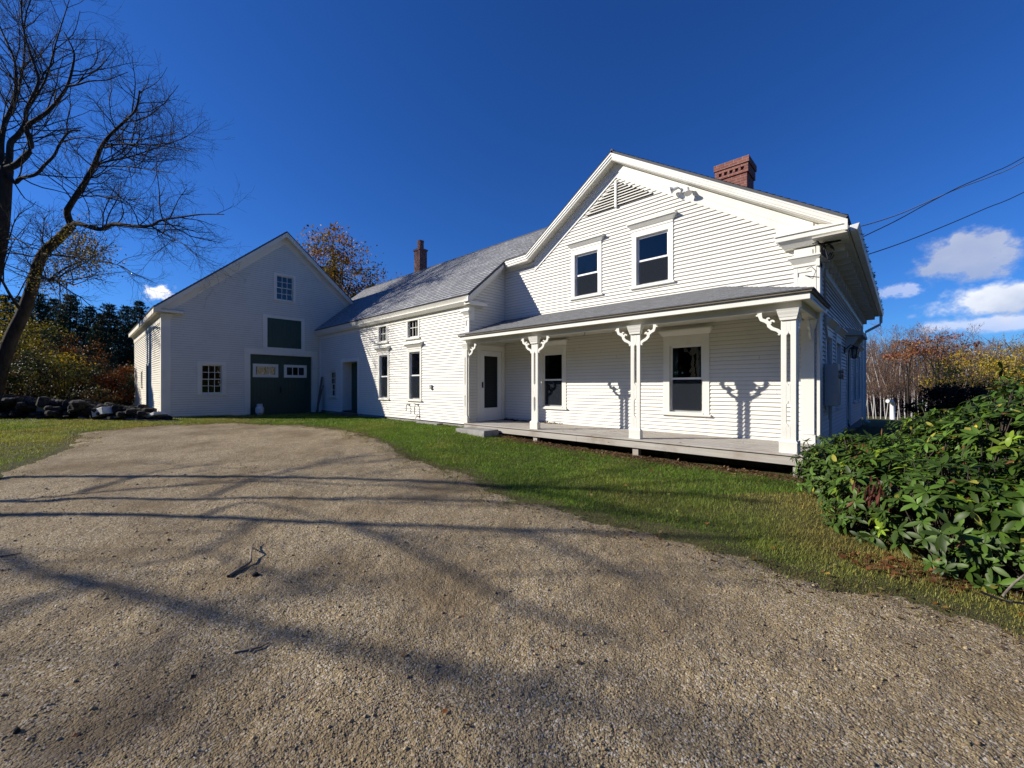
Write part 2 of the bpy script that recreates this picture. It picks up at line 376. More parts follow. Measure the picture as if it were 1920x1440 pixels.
def window(root, fr, s0, s1, z0, z1, cw=.11, hood=None, kind='vinyl', grid=(3, 2), top=None, sillext=.04, screen=False, curtain=False, name='window', mats=('trim', 'vinyl')):
    m = MB(); top = top or cw
    m.fbox(fr, s0 - cw, s0, z0 - .03, z1 + top, -.01, .034); m.fbox(fr, s1, s1 + cw, z0 - .03, z1 + top, -.01, .034); m.fbox(fr, s0, s1, z1, z1 + top, -.01, .034)
    m.fbox(fr, s0 - .018, s0, z0, z1, -.12, -.012); m.fbox(fr, s1, s1 + .018, z0, z1, -.12, -.012); m.fbox(fr, s0 - .018, s1 + .018, z1, z1 + .018, -.12, -.012)
    win = m.build(name, M[mats[0]], root, bevel=.004)
    m = MB(); m.fbox(fr, s0 - cw - sillext, s1 + cw + sillext, z0 - .075, z0 - .032, -.01, .075); m.fbox(fr, s0 - .018, s1 + .018, z0 - .03, z0 - .002, -.12, .05)
    m.build('sill', M[mats[0]], win, bevel=.005)
    if hood:
        e = hood; m = MB(); zt = z1 + top
        m.fbox(fr, s0 - cw, s1 + cw, zt + .001, zt + .055, -.005, .045)
        m.flare(fr, s0 - cw - .015, s1 + cw + .015, zt + .056, zt + .15, .055, .135, e); m.fbox(fr, s0 - cw - e - .03, s1 + cw + e + .03, zt + .151, zt + .18, -.005, .15)
        m.hexa([fr(s0-cw-e-.025, zt+.181, 0), fr(s1+cw+e+.025, zt+.181, 0), fr(s1+cw+e+.025, zt+.181, .145), fr(s0-cw-e-.025, zt+.181, .145)],
               [fr(s0-cw-e-.02, zt+.225, 0), fr(s1+cw+e+.02, zt+.225, 0), fr(s1+cw+e-.01, zt+.187, .14), fr(s0-cw-e+.01, zt+.187, .14)])
        m.build('window_hood', M[mats[0]], win, bevel=.004)
    zm = .5 * (z0 + z1); w = .045 if kind == 'vinyl' else .035; m = MB(); g = MB()
    if kind == 'single':
        parts = [(z0, z1, -.03)]
    else:
        parts = [(zm - .02, z1, -.025), (z0, zm + .022, -.06)]
    for (a, b, d) in parts:
        m.fbox(fr, s0 + .002, s0 + w, a, b, d - .034, d); m.fbox(fr, s1 - w, s1 - .002, a, b, d - .034, d)
        m.fbox(fr, s0 + w, s1 - w, b - w, b - .001, d - .034, d - .001); m.fbox(fr, s0 + w, s1 - w, a + .001, a + w, d - .034, d - .001)
        if kind != 'vinyl':
            c, r = grid
            for i in range(1, c):
                x = s0 + w + (s1 - s0 - 2*w) * i / c; m.fbox(fr, x - .011, x + .011, a + w, b - w, d - .028, d - .004)
            for j in range(1, r):
                y = a + w + (b - a - 2*w) * j / r
                for i in range(c):
                    xa = s0 + w + (s1-s0-2*w)*i/c + (.011 if i else 0); xb = s0 + w + (s1-s0-2*w)*(i+1)/c - (.011 if i < c-1 else 0)
                    m.fbox(fr, xa, xb, y - .011, y + .011, d - .028, d - .004)
        g.fbox(fr, s0 + w - .005, s1 - w + .005, a + w - .005, b - w + .005, d - .02, d - .016)
    m.build('sash', M[mats[1]], win, bevel=.003); g.build('pane', M['glass'], win)
    if screen:
        q = MB(); q.fbox(fr, s0 + w, s1 - w, z0 + .03, zm, -.029, -.027); q.build('insect_screen', M['screen'], win)
    if curtain:
        q = MB(); n = 26
        for (a, b) in ((s0, s0 + (s1 - s0) * .16), (s1 - (s1 - s0) * .26, s1)):
            for i in range(n):
                u0, u1 = a + (b-a)*i/n, a + (b-a)*(i+1)/n; d0 = -.16 + .018*math.sin(i*1.5); d1 = -.16 + .018*math.sin((i+1)*1.5)
                q.face([fr(u0, z0 - .1, d0), fr(u1, z0 - .1, d1), fr(u1, z1, d1), fr(u0, z1, d0)])
        q.build('curtain', M['curtain'], win)
    return win

def roof_slope(mb, A, B, C, D, course=.14, thick=.10, lift=.014):
    """eave A->B, ridge D->C (A below D); shingle courses with real steps, slab underneath"""
    A, B, C, D = [np.array(p, float) for p in (A, B, C, D)]
    n = np.cross(B - A, D - A); n /= np.linalg.norm(n); n = n if n[2] > 0 else -n
    L = np.linalg.norm(.5 * (C + D) - .5 * (A + B)); k = max(1, int(round(L / course))); e = (B - A) / np.linalg.norm(B - A)
    for i in range(k):
        t0, t1 = i / k, (i + 1) / k; p, q = A + (D-A)*t0, B + (C-B)*t0; r, s = B + (C-B)*t1, A + (D-A)*t1
        nx = max(1, int(np.linalg.norm(q - p) / 1.2))
        for j in range(nx):
            f0, f1 = j / nx, (j + 1) / nx; pts = [p+(q-p)*f0 + n*lift, p+(q-p)*f1 + n*lift, s+(r-s)*f1 + n*.001, s+(r-s)*f0 + n*.001]
            uv = [(float(np.dot(x - A, e)), i * .14 + (.14 if m > 1 else 0)) for m, x in enumerate(pts)]
            mb.face(pts, uv); lo = [pts[0], pts[1], pts[1] - n*(lift - .001), pts[0] - n*(lift - .001)]; mb.face(lo, [uv[0], uv[1], uv[1], uv[0]])
    o = n * .002
    mb.hexa([A - n*thick, B - n*thick, C - n*thick, D - n*thick], [A - o, B - o, C - o, D - o])

def pilaster(mb, fr, s0, s1, z0, z1, d=.045, cap=True, panel=True):
    if panel:
        w = min(.06, (s1 - s0) * .25)
        mb.fbox(fr, s0 + w, s1 - w, z0 + .3, z1 - .12, .0, d - .018); mb.fbox(fr, s0, s0 + w, z0, z1, 0, d); mb.fbox(fr, s1 - w, s1, z0, z1, 0, d)
        mb.fbox(fr, s0 + w, s1 - w, z0, z0 + .3, 0, d - .001); mb.fbox(fr, s0 + w, s1 - w, z1 - .12, z1, 0, d - .001)
    else: mb.fbox(fr, s0, s1, z0, z1, 0, d)
    if cap:
        mb.fbox(fr, s0 - .015, s1 + .015, z1 - .02, z1 + .03, 0, d + .02); mb.flare(fr, s0 - .01, s1 + .01, z1 + .031, z1 + .13, d + .015, d + .09, .07); mb.fbox(fr, s0 - .09, s1 + .09, z1 + .131, z1 + .165, 0, d + .10)

# ================================================================== FARMHOUSE
HX0, HX1, HY0, HY1 = -9.03, -1.13, 9.16, 20.0
RX, RZ, SR, SL = -5.14, 7.33, .64, .68          # ridge and slopes
YF = 8.90                                        # front edge of the gable overhang
def zr(x): return RZ - (SR * (x - RX) if x > RX else SL * (RX - x))
house = empty('farmhouse', (-5, 9.16, .25), 'white clapboard two storey farmhouse with a gable front and a long columned porch', 'house')
DZ = .56                                         # porch deck height
FH = FRONT(HY0); RH = RIGHT(HX1)
h_win = [dict(s0=-6.38, s1=-5.67, z0=3.99, z1=5.10), dict(s0=-4.61, s1=-3.84, z0=3.99, z1=5.14), dict(s0=-7.50, s1=-6.80, z0=1.03, z1=2.52), dict(s0=-3.81, s1=-3.10, z0=1.03, z1=2.50)]
def iv_gable(z):
    off = .50
    if z < 4.3: return (HX0, HX1)
    a = RX - (RZ - off - z) / SL; b = RX + (RZ - off - z) / SR
    if z < 5.30: a = HX0
    return (max(HX0, a), min(HX1, b))
m = MB()
clap(m, FH, iv_gable, DZ - .02, 6.75, .083, [(w['s0'], w['s1'], w['z0'], w['z1']) for w in h_win])
r_win = [(10.15, 11.0, 1.15, 2.60), (11.85, 12.7, 1.15, 2.60), (16.3, 17.15, 1.15, 2.60), (17.95, 18.8, 1.15, 2.60)]
r_door = (14.3, 15.2, .5, 2.62)
clap(m, RH, lambda z: (HY0, HY1), .45, 4.35, .083, r_win + [r_door])
m.fbox(RIGHT(HX1), HY0 + .05, HY1, .1, .449, -.2, -.02)
m.fbox(BACK(HY1), HX0, HX1, .1, 4.6, -.1, 0); m.prism([(HX0, 4.6), (HX1, 4.6), (RX, RZ - .4)], BACK(HY1), -.1, 0)
m.fbox(LEFT(HX0), HY0 + .1, HY1 - .11, .1, 4.4, -.1, 0)
m.build('wall', [M['clap'], M['lap_shade']], house)
m = MB()
m.fbox(LEFT(HX0 + .65), HY0 + .6, HY1 - .7, .3, 4.2, -.05, 0); m.fbox(FRONT(HY0 + .62), HX0 + .66, HX1 - .66, .3, 4.2, -.05, 0); m.prism([(HX0 + .7, 4.21), (HX1 - .7, 4.21), (RX + .5, RZ - .9), (RX - .5, RZ - .9)], FRONT(HY0 + .62), -.05, 0); m.fbox(LEFT(HX1 - .65), HY0 + .7, HY1 - .7, .3, 4.2, -.05, 0)
m.fbox(FRONT(HY0), HX0 + .1, HX1 - .1, 3.3, 3.35, -.6, -.14); m.fbox(FRONT(HY0), HX0 + .1, HX1 - .1, .5, .54, -.6, -.14)
m.build('interior_wall', M['interior'], house)
# windows
for i, w in enumerate(h_win):
    window(house, FH, **w, cw=.115 if i < 2 else .14, hood=.06 if i < 2 else .05, top=.14 if i < 2 else .16, screen=True, curtain=i >= 2)
for a in r_win: window(house, RH, *a, cw=.11, hood=.05, top=.14, screen=True)
# roof
BACKY = HY1 + .35; XR = -.68; XK = -7.89; ZK = zr(XK)
m = MB()
roof_slope(m, (XR, YF, zr(XR)), (XR, BACKY, zr(XR)), (RX, BACKY, RZ), (RX, YF, RZ), thick=.07)
roof_slope(m, (XK, YF, ZK), (XK, BACKY, ZK), (RX, BACKY, RZ), (RX, YF, RZ), thick=.07)
roof_slope(m, (-8.76, YF, ZK - .03), (-8.76, BACKY, ZK - .03), (XK, BACKY, ZK), (XK, YF, ZK), thick=.07)
m.tube([(RX, YF, RZ + .005), (RX, BACKY, RZ + .005)], .035, 6)
m.build('gable_roof', M['shingle'], house)
# rake cornice
G = FRONT(YF); m = MB(); pk = (RX, RZ - .072); pr = (XR, zr(XR) - .072); pl = (XK, ZK - .072); pl2 = (-8.74, ZK - .10)
for a, b in ((pk, pr), (pl, pk), (pl2, pl)):
    m.beam(G, a, b, .0, .035, -.04, .035); m.beam(G, a, b, .036, .10, -.04, .018); m.beam(G, a, b, .101, .14, -.04, .0)
m.build('rake_crown', M['trim'], house)
m = MB()
for a, b in ((pk, pr), (pl, pk), (pl2, pl)):
    m.beam(G, a, b, .145, .165, -(HY0 - YF) + .005, -.002)
m.fbox(RH, HY0 - .5, HY1, 4.13, 4.155, -.01, .46)
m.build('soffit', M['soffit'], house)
m = MB(); fk = (RX, RZ - .24); frr = (-1.18, zr(-1.18) - .24); fl = (XK + .12, zr(XK + .12) - .24)
for a, b in ((fk, frr), (fl, fk)):
    m.beam(FH, a, b, .0, .19, -.01, .055); m.beam(FH, a, b, .191, .34, -.01, .04)
m.beam(FH, (-8.9, ZK - .25), (XK + .12, ZK - .25), 0, .06, -.01, .04)
m.build('frieze_board', M['trim'], house)
# eave returns, right eave
m = MB()
m.fbox(FRONT(HY0), -1.72, XR - .03, 4.25, 4.34, -.01, HY0 - YF + .02); m.flare(FRONT(HY0), -1.62, XR - .1, 4.13, 4.249, HY0 - YF - .12, HY0 - YF - .01, .07)
m.hexa([(-1.74, YF - .05, 4.341), (XR, YF - .05, 4.341), (XR, HY0 - .03, 4.341), (-1.74, HY0 - .03, 4.341)], [(-1.74, YF - .04, 4.36), (XR, YF - .04, 4.36), (XR - .3, HY0 - .06, 4.50), (-1.74, HY0 - .06, 4.44)])
m.prism([(-1.75, 4.345), (-.80, 4.345), (-1.15, zr(-1.15) - .22), (-1.75, zr(-1.75) - .25)], FH, -.02, .03); m.build('cornice_return', M['trim'], house, bevel=.006)
m = MB(); m.fbox(RH, HY0 - .55, HY1 + .3, 4.157, 4.27, .43, .47); m.fbox(RH, HY0 - .1, HY1, 3.75, 4.128, .0, .05)
m.build('eave_fascia', M['trim'], house)
m = MB(); y = 9.3
while y < HY1:
    m.fbox(RH, y, y + .09, 4.0, 4.127, .055, .38); m.fbox(RH, y, y + .09, 3.86, 3.999, .055, .16); y += .52
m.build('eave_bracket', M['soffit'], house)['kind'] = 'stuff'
m = MB(); gx0, gx1 = XR + .03, XR + .16
m.hexa([(gx0, YF - .05, 4.19), (gx1 - .03, YF - .05, 4.19), (gx1 - .03, HY1 + .3, 4.15), (gx0, HY1 + .3, 4.15)], [(gx0, YF - .05, 4.285), (gx1, YF - .05, 4.30), (gx1, HY1 + .3, 4.27), (gx0, HY1 + .3, 4.25)])
gut = m.build('gutter', M['gutter'], house, bevel=.01)
k = 900; px = npr.uniform(gx0 - .03, gx1, k); py = HY0 + 10.8 * npr.rand(k) ** 1.1; pos = np.stack((px, py, 4.25 + .02 * npr.rand(k)), 1)
dr = nrm(rvec(k, npr) * .8 + np.array((.3, 0, .6))); V, F, C = leaf_cards(pos, dr, rvec(k, npr), npr.uniform(.025, .07, k), npr.uniform(.015, .035, k), np.array((.10, .13, .025)) * npr.uniform(.5, 1.5, (k, 1)))
mo = np_mesh('moss', V, F, M['moss'], gut, colr=C); mo['kind'] = 'stuff'
m = MB(); dx = gx0 + .05; dy = HY1 + .22
m.tube([(dx, dy, 4.18), (dx, dy, 3.92), (dx - .02, dy, 3.86), (HX1 + .11, dy - .03, 3.62), (HX1 + .08, dy - .04, 3.54), (HX1 + .08, dy - .04, .35), (HX1 + .22, dy - .04, .25)], .045, 8)
m.build('downspout', M['gutter'], house)
# corner pilaster
m = MB(); pilaster(m, FH, -1.47, -1.135, 3.3, 3.80, .05); m.fbox(FH, -1.46, -1.14, 3.97, 4.10, 0, .10); m.fbox(FH, -1.42, -1.18, 3.966, 4.06, .10, .115)
m.build('corner_pilaster', M['trim'], house, bevel=.004); m = MB(); m.fbox(RH, HY0 - .045, HY0 + .26, .45, 3.85, .0, .05); m.flare(RH, HY0 - .04, HY0 + .26, 3.851, 3.95, .055, .12, .06); m.build('corner_board', M['trim'], house, bevel=.004); m = MB(); m.fbox(RH, HY1 - .25, HY1, .45, 4.1, 0, .05)
m.build('corner_board', M['trim'], house, bevel=.004)
# louvred vent in the gable
m = MB(); vz0 = 6.04; vz1 = RZ - .21 - .47
xl = lambda z: RX - (RZ - .66 - z) / SL; xrr = lambda z: RX + (RZ - .66 - z) / SR
m.prism([(xl(vz0), vz0), (xrr(vz0), vz0), (RX, RZ - .66)], FH, .0, .024)
z = vz0 + .01; fr_ = FH
vent = m.build('gable_vent', M['dkmetal'], house); m = MB()
while z < RZ - .70:
    for sg in (-1, 1):
        a, b = (xl(z + .03), RX - .03) if sg < 0 else (RX + .03, xrr(z + .03))
        if b - a > .03: m.hexa([FH(a, z, .058), FH(b, z, .058), FH(b, z, .068), FH(a, z, .068)], [FH(a, z + .040, .026), FH(b, z + .040, .026), FH(b, z + .040, .034), FH(a, z + .040, .034)])
    z += .068
m.build('louvre', M['trim'], vent)['kind'] = 'stuff'
m = MB(); m.fbox(FH, RX - .028, RX + .028, vz0 - .03, RZ - .67, .02, .075); m.build('mullion', M['trim'], vent)
# chimney
CX0, CX1, CY0, CY1 = -3.70, -2.96, 12.0, 12.66
m = MB(); m.box(CX0, CX1, CY0, CY1, 5.3, 7.20); m.box(CX0 - .035, CX1 + .035, CY0 - .035, CY1 + .035, 7.201, 7.27)
m.box(CX0 - .035, CX1 + .035, CY0 + .02, CY1 + .035, 7.271, 7.36)
xs = np.linspace(CX0 - .035, CX1 + .035, 7)
for i in range(6): m.box(xs[i] + (.04 if i else 0), xs[i+1] - (.04 if i < 5 else 0), CY0 - .035, CY0 + .019, 7.271, 7.36)
m.box(CX0 - .035, CX1 + .035, CY0 - .035, CY1 + .035, 7.361, 7.44); m.box(CX0 - .06, CX1 + .06, CY0 - .06, CY1 + .06, 7.441, 7.60); m.box(CX0 + .1, CX1 - .1, CY0 + .1, CY1 - .1, 7.601, 7.62)
m.build('chimney', M['brick'], house)
# floodlight on the frieze
m = MB(); fx, fz = -3.47, 5.88; B = lambda s, z, d: FH(fx + s, fz + z, d)
m.fbox(FH, fx - .07, fx + .07, fz - .05, fz + .05, .06, .10)
fl_ = m.build('floodlight', M['vinyl'], house, bevel=.01)
for sg in (-1, 1):
    m = MB(); p0 = np.array(B(sg * .03, 0, .10)); p1 = np.array(B(sg * .10, .06 if sg < 0 else -.02, .16)); p2 = p1 + (np.array((-.09, -.02, -.02)) if sg < 0 else np.array((.02, -.03, -.09))); p3 = p2 + (p2 - p1) * .6
    m.tube([p0, p1], .016, 8); m.tube([p1, p2, p3, p3 + (p3 - p2) * .02], [.035, .045, .085, .075], 12); m.build('lamp_head', M['gutter'], fl_)
# right side: door, door hood, lantern, meter box
m = MB(); a, b, c, d = r_door
m.fbox(RH, a - .13, a, c, d + .14, -.01, .036); m.fbox(RH, b, b + .13, c, d + .14, -.01, .036); m.fbox(RH, a, b, d, d + .14, -.01, .036); m.fbox(RH, a, b, c, d, -.09, -.05)
dr_ = m.build('door', M['trim'], house, bevel=.004); m = MB(); m.fbox(RH, a + .18, b - .18, 1.5, d - .15, -.049, -.044); m.build('glass', M['glass'], dr_)
m = MB(); m.hexa([RH(a-.35, 2.95, 0), RH(b+.35, 2.95, 0), RH(b+.35, 2.92, .38), RH(a-.35, 2.92, .38)], [RH(a-.35, 3.16, 0), RH(b+.35, 3.16, 0), RH(b+.35, 3.0, .38), RH(a-.35, 3.0, .38)])
for y in (a - .25, b + .15): m.prism([(0, 2.55), (.06, 2.55), (.3, 2.91), (0, 2.94)], lambda s, z, dd, y=y: (HX1 + .001 + s, y + dd, z), 0, .09)
m.build('door_hood', M['soffit'], house)
m = MB(); ly = 13.6; lx = HX1 + .22; m.fbox(RH, ly - .05, ly + .05, 2.45, 2.62, .02, .05); m.tube([(HX1 + .05, ly, 2.55), (HX1 + .15, ly, 2.66), (lx, ly, 2.62)], .012, 6)
m.tube([(lx, ly, 2.62), (lx, ly, 2.58), (lx, ly, 2.55)], [.02, .10, .11], 6); m.tube([(lx, ly, 2.33), (lx, ly, 2.30)], [.07, .03], 6)
for k in range(6):
    w = k * math.pi / 3; m.tube([(lx + .07*math.cos(w), ly + .07*math.sin(w), 2.33), (lx + .10*math.cos(w), ly + .10*math.sin(w), 2.55)], .008, 5)
lan = m.build('lantern', M['dkmetal'], house); m = MB(); m.tube([(lx, ly, 2.335), (lx, ly, 2.545)], [.065, .09], 6); m.build('glass', M['glass'], lan)
m = MB(); m.fbox(RH, 9.80, 10.12, 1.22, 2.02, .03, .24); mt = m.build('meter_box', M['metal'], house, bevel=.012)
m = MB(); m.tube([RH(9.96, 1.82, .245), RH(9.96, 1.82, .31)], [.085, .08], 16); m.build('meter', M['glass'], mt); m = MB(); m.tube([RH(9.88, 1.22, .12), RH(9.88, .5, .12), RH(9.88, .2, .1)], .022, 8); m.tube([RH(10.03, 1.22, .1), RH(10.03, .95, .1)], .03, 8)
m.tube([RH(9.96, 2.02, .1), RH(9.96, 2.4, .08), RH(9.72, 2.75, .06), RH(9.65, 3.3, .06), RH(9.4, 3.75, .09)], .018, 8)
m.build('conduit', M['metal'], mt)
m = MB(); m.box(HX0 + .05, HX1 - .03, HY0 + .03, HY0 + .25, .0, .53); m.box(HX1 - .25, HX1 - .01, HY0 + .26, HY1, 0, .44); m.build('foundation', M['granite'], house)

# ------------------------------------------------------------------ porch
PY0 = 7.60; PX0, PX1 = -9.0, -1.10
m = MB(); nb = 15
ys = np.linspace(PY0 - .13, HY0 - .025, nb + 1)
for i in range(nb):
    cuts = [PX0] + sorted(rnd.uniform(PX0 + .8, PX1 - .8) for _ in range(2)) + [PX1 + .02]
    for a, b in zip(cuts, cuts[1:]): 
        zz = DZ + rnd.uniform(-.003, .003); m.box(a, b - .004, ys[i], ys[i+1] - .007, zz - .028, zz)
dk = m.build('porch_deck', M['deck'], house, bevel=.004)
m = MB(); m.box(PX0, -5.2, PY0 - .10, PY0 - .055, DZ - .17, DZ - .031); m.box(-5.195, PX1, PY0 - .10, PY0 - .055, DZ - .17, DZ - .031); m.box(PX1 - .045, PX1, PY0 - .054, HY0 - .05, DZ - .17, DZ - .031)
for y in (8.1, 8.65): m.box(PX0, PX1 - .05, y, y + .045, DZ - .17, DZ - .031)
m.build('rim_board', M['deck'], dk)
m = MB()
for x in (-8.93, -6.42, -3.83, -1.17):
    zg = g1(x, PY0) - .1; m.box(x - .06, x + .06, PY0 - .055 + .003, PY0 + .07, zg, DZ - .032)
for x in (-8.9, -6.4, -3.8, -1.2):
    m.box(x - .06, x + .06, 8.97, 9.09, 0, DZ - .18)
m.build('pier', M['deck'], house)['kind'] = 'stuff'
BZ = 2.80                                       # underside of the beam
FP = FRONT(PY0 - .02)
def slot_board(mb, fr, c, w, z0, z1, slots, d0, d1, sw):
    """a flat sawn board with through slots"""
    zs = [z0]
    for a, b in slots: zs += [a, b]
    zs.append(z1)
    mb.fbox(fr, c - w, c - sw, z0, z1, d0, d1); mb.fbox(fr, c + sw, c + w, z0, z1, d0, d1)
    for a, b in zip(zs[0::2], zs[1::2]): mb.fbox(fr, c - sw, c + sw, a, b, d0, d1)
    for a, b in slots:
        for sg in (-1, 1):
            mb.prism([(c + sg*sw, b), (c + sg*sw, b - sw*1.4), (c, b)], fr, d0, d1); mb.prism([(c + sg*sw, a), (c + sg*sw, a + sw*1.4), (c, a)], fr, d0, d1)
def bracket_shape(sg):
    """scrolled bracket outline as two curved bands, (s outward, z) from the post face under the beam"""
    pts = [(0.0, -.47), (.055, -.405), (.14, -.36), (.19, -.30), (.20, -.235), (.255, -.185), (.315, -.155), (.335, -.09), (.345, -.01)]
    wid = [.035, .03, .032, .034, .036, .034, .032, .033, .04]
    return [(a * .86, b * .76) for a, b in pts], [w * .82 for w in wid]
def bracket(parent, fr, s, z, sg, d0, d1):
    m = MB(); pts, wid = bracket_shape(sg); P = [np.array(p) for p in pts]; Lf, Rt = [], []
    for i, p in enumerate(P):
        t = P[min(i+1, len(P)-1)] - P[max(i-1, 0)]; t /= np.linalg.norm(t); n = np.array((-t[1], t[0])); Lf.append(p + n*wid[i]); Rt.append(p - n*wid[i])
    for i in range(len(P) - 1):
        q = [Rt[i], Rt[i+1], Lf[i+1], Lf[i]]; m.prism([(s + sg*a, z + b) for a, b in q], fr, d0, d1)
    def curl(cx, cz, r, a0, a1, w):
        k = 9; an = np.linspace(a0, a1, k); rr = np.linspace(r, r * .55, k)
        for i in range(k - 1):
            o = [(cx + rr[i]*math.cos(an[i]), cz + rr[i]*math.sin(an[i])), (cx + rr[i+1]*math.cos(an[i+1]), cz + rr[i+1]*math.sin(an[i+1]))]
            n_ = [(cx + (rr[i]-w)*math.cos(an[i]), cz + (rr[i]-w)*math.sin(an[i])), (cx + (rr[i+1]-w)*math.cos(an[i+1]), cz + (rr[i+1]-w)*math.sin(an[i+1]))]
            m.prism([(s + sg*a, z + b) for a, b in (o[0], o[1], n_[1], n_[0])], fr, d0 + .001, d1 - .001)
    curl(.115, -.170, .050, -.9, 3.4, .030); curl(.170, -.118, .040, -1.2, 3.0, .025)
    curl(.034, -.362, .038, 1.9, 5.4, .026); curl(.338, -.030, .042, 2.6, 5.4, .024)
    return m.build('bracket', M['trim'], parent)
def porch_post(x, half=None, corner=False):
    m = MB(); w = .10; zb = DZ + .001
    sl = [(.98, 1.36), (1.62, 2.44)]
    c = x
    if half == 'left':
        slot_board(m, FP, c, w * .75, zb + .19, BZ - .17, sl, -.02, .03, .022)
    else:
        slot_board(m, FP, c, w, zb + .19, BZ - .17, sl, -.045, -.005, .027)
    post = m.build('porch_post', M['trim'], house, bevel=.004)
    ww = w * (.78 if half else 1)
    m = MB(); m.fbox(FP, c - ww - .02, c + ww + .02, zb, zb + .165, -.085 if not half else -.02, .035); m.flare(FP, c - ww + .0, c + ww - .0, zb + .20, zb + .166, .004 if not half else .035, .04, .03, back=-.05 if not half else -.02); m.build('plinth', M['trim'], post, bevel=.004)
    m = MB(); zc = BZ - .17
    for (a, b, e) in ((0, .045, .012), (.046, .085, .032), (.086, .125, .052), (.126, .169, .066)):
        m.flare(FP, c - ww - e * .6, c + ww + e * .6, zc + a, zc + b, .02 + e * .5, .02 + e * .8, .012, back=-.06 if not half else -.02)
    m.build('capital', M['trim'], post)
    for sg in ((1,) if half == 'left' else ((-1,) if corner else (-1, 1))):
        bracket(post, FP, c + sg * ww, BZ - .01, sg, -.045, -.012)
    return post
porch_post(-9.03 + .0, half='left'); porch_post(-6.47); porch_post(-3.85)
pc = porch_post(-1.295, corner=True)
m = MB(); FR2 = RIGHT(-1.195 - .04); slot_board(m, FR2, PY0 + .125, .10, DZ + .191, BZ - .171, [(.98, 1.36), (1.62, 2.44)], -.0, .038, .027); m.build('side_board', M['trim'], pc)
m = MB(); m.fbox(RIGHT(-1.235), PY0 + .02, PY0 + .25, DZ + .001, DZ + .18, -.03, .055); m.build('plinth', M['trim'], pc)
bracket(pc, RIGHT(-1.21), PY0 + .225, BZ - .01, 1, -.035, 0)
# wall half post at the house corner
m = MB(); FW2 = FRONT(HY0 - .03); m.fbox(FW2, -1.36, -1.16, DZ + .17, BZ - .18, -.01, .05); wp = m.build('wall_post', M['trim'], house, bevel=.004)
m = MB(); m.fbox(FW2, -1.38, -1.14, DZ, DZ + .165, -.008, .075); m.build('plinth', M['trim'], wp, bevel=.004)
m = MB(); zc = BZ - .178
for i in range(4): m.flare(FW2, -1.37 - .013*i, -1.15 + .013*i, zc + .043*i, zc + .043*i + .042, .055 + .014*i, .065 + .014*i, .01)
m.build('capital', M['trim'], wp)
bracket(wp, RIGHT(-1.19), HY0 - .085, BZ - .01, -1, -.035, 0)
# beam, soffit, fascia
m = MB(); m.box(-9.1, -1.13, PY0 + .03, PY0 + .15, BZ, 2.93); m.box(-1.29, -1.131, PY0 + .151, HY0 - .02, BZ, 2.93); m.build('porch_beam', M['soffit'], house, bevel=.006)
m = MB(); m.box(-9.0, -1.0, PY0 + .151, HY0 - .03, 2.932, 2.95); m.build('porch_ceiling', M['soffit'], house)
m = MB(); YE = 7.42
for x0, x1 in ((-9.16, -1.0),):
    m.box(x0, x1, YE + .03, YE + .055, 2.90, 3.0); m.box(x0, x1, YE + .056, PY0 + .029, 2.915, 2.935)
m.box(-1.026, -1.0, YE + .056, HY0 + .18, 2.90, 3.0); m.box(-1.129, -1.027, YE + .18, HY0 - .03, 2.915, 2.935); m.box(-9.16, -9.135, YE + .056, PY0 + .09, 2.90, 3.0)
m.build('porch_fascia', M['trim'], house, bevel=.005)
m = MB(); m.box(-9.18, -.975, YE - .01, YE + .029, 3.001, 3.03); m.box(-.999, -.965, YE + .03, HY0 + .2, 3.001, 3.03); m.build('drip_edge', M['oldwood'], house)
m = MB()
roof_slope(m, (-9.19, YE - .03, 3.045), (-.95, YE - .03, 3.045), (-2.72, HY0 + .01, 3.66), (-9.19, HY0 + .01, 3.66), course=.12, thick=.012, lift=.008)
roof_slope(m, (-.95, YE - .03, 3.045), (-.95, HY0 + .22, 3.045), (-2.72, HY0 + .22, 3.66), (-2.72, HY0 + .01, 3.66), course=.12, thick=.012, lift=.008)
m.build('porch_roof', M['shingle2'], house)
m = MB(); m.tube([(-5.15, PY0 + .16, 2.93), (-5.15, PY0 + .16, 2.80), (-5.14, PY0 + .15, 2.74), (-5.17, PY0 + .15, 2.73)], .008, 6); m.build('hook', M['stick'], house)

# ================================================================== ELL
EY0, EY1 = 7.70, 13.2; EX0, EX1 = -19.68, -9.03; ES = .85; EYE_, EZE = 7.45, 4.175
def ze(y): return EZE + ES * (y - EYE_) if y < 10.46 else EZE + ES * (10.46 - EYE_) - ES * (y - 10.46)
ell = empty('kitchen_wing', (-14, 7.7, .42), 'low white clapboard wing with grey shingled roof joining the farmhouse to the barn', 'house')
FE = FRONT(EY0); RE = RIGHT(EX1)
e_tall = [(-14.12, -13.53, 1.17, 2.73), (-12.10, -11.48, 1.17, 2.74)]
e_small = [(-14.16, -13.61, 3.24, 3.83), (-12.20, -11.59, 3.24, 3.89)]
e_dbl = (-18.51, -17.93, 1.15, 2.24); e_door = (-17.22, -15.88, .55, 2.60); s_door = (8.12, 9.0, .61, 2.66)
m = MB()
clap(m, FE, lambda z: (EX0, EX1), .50, 3.98, .085, e_tall + e_small + [e_dbl, e_door])
clap(m, RE, lambda z: (EY0, min(HY0 + .02, HY0 + .02)) if z < 4.1 else (max(EY0, EYE_ + (z + .24 - EZE) / ES), HY0 + .02), DZ, 5.45, .085, [s_door])
m.fbox(BACK(EY1), EX0 - 1.2, EX1, .2, 4.2, -.1, 0)
m.build('wall', [M['clap'], M['lap_shade']], ell)
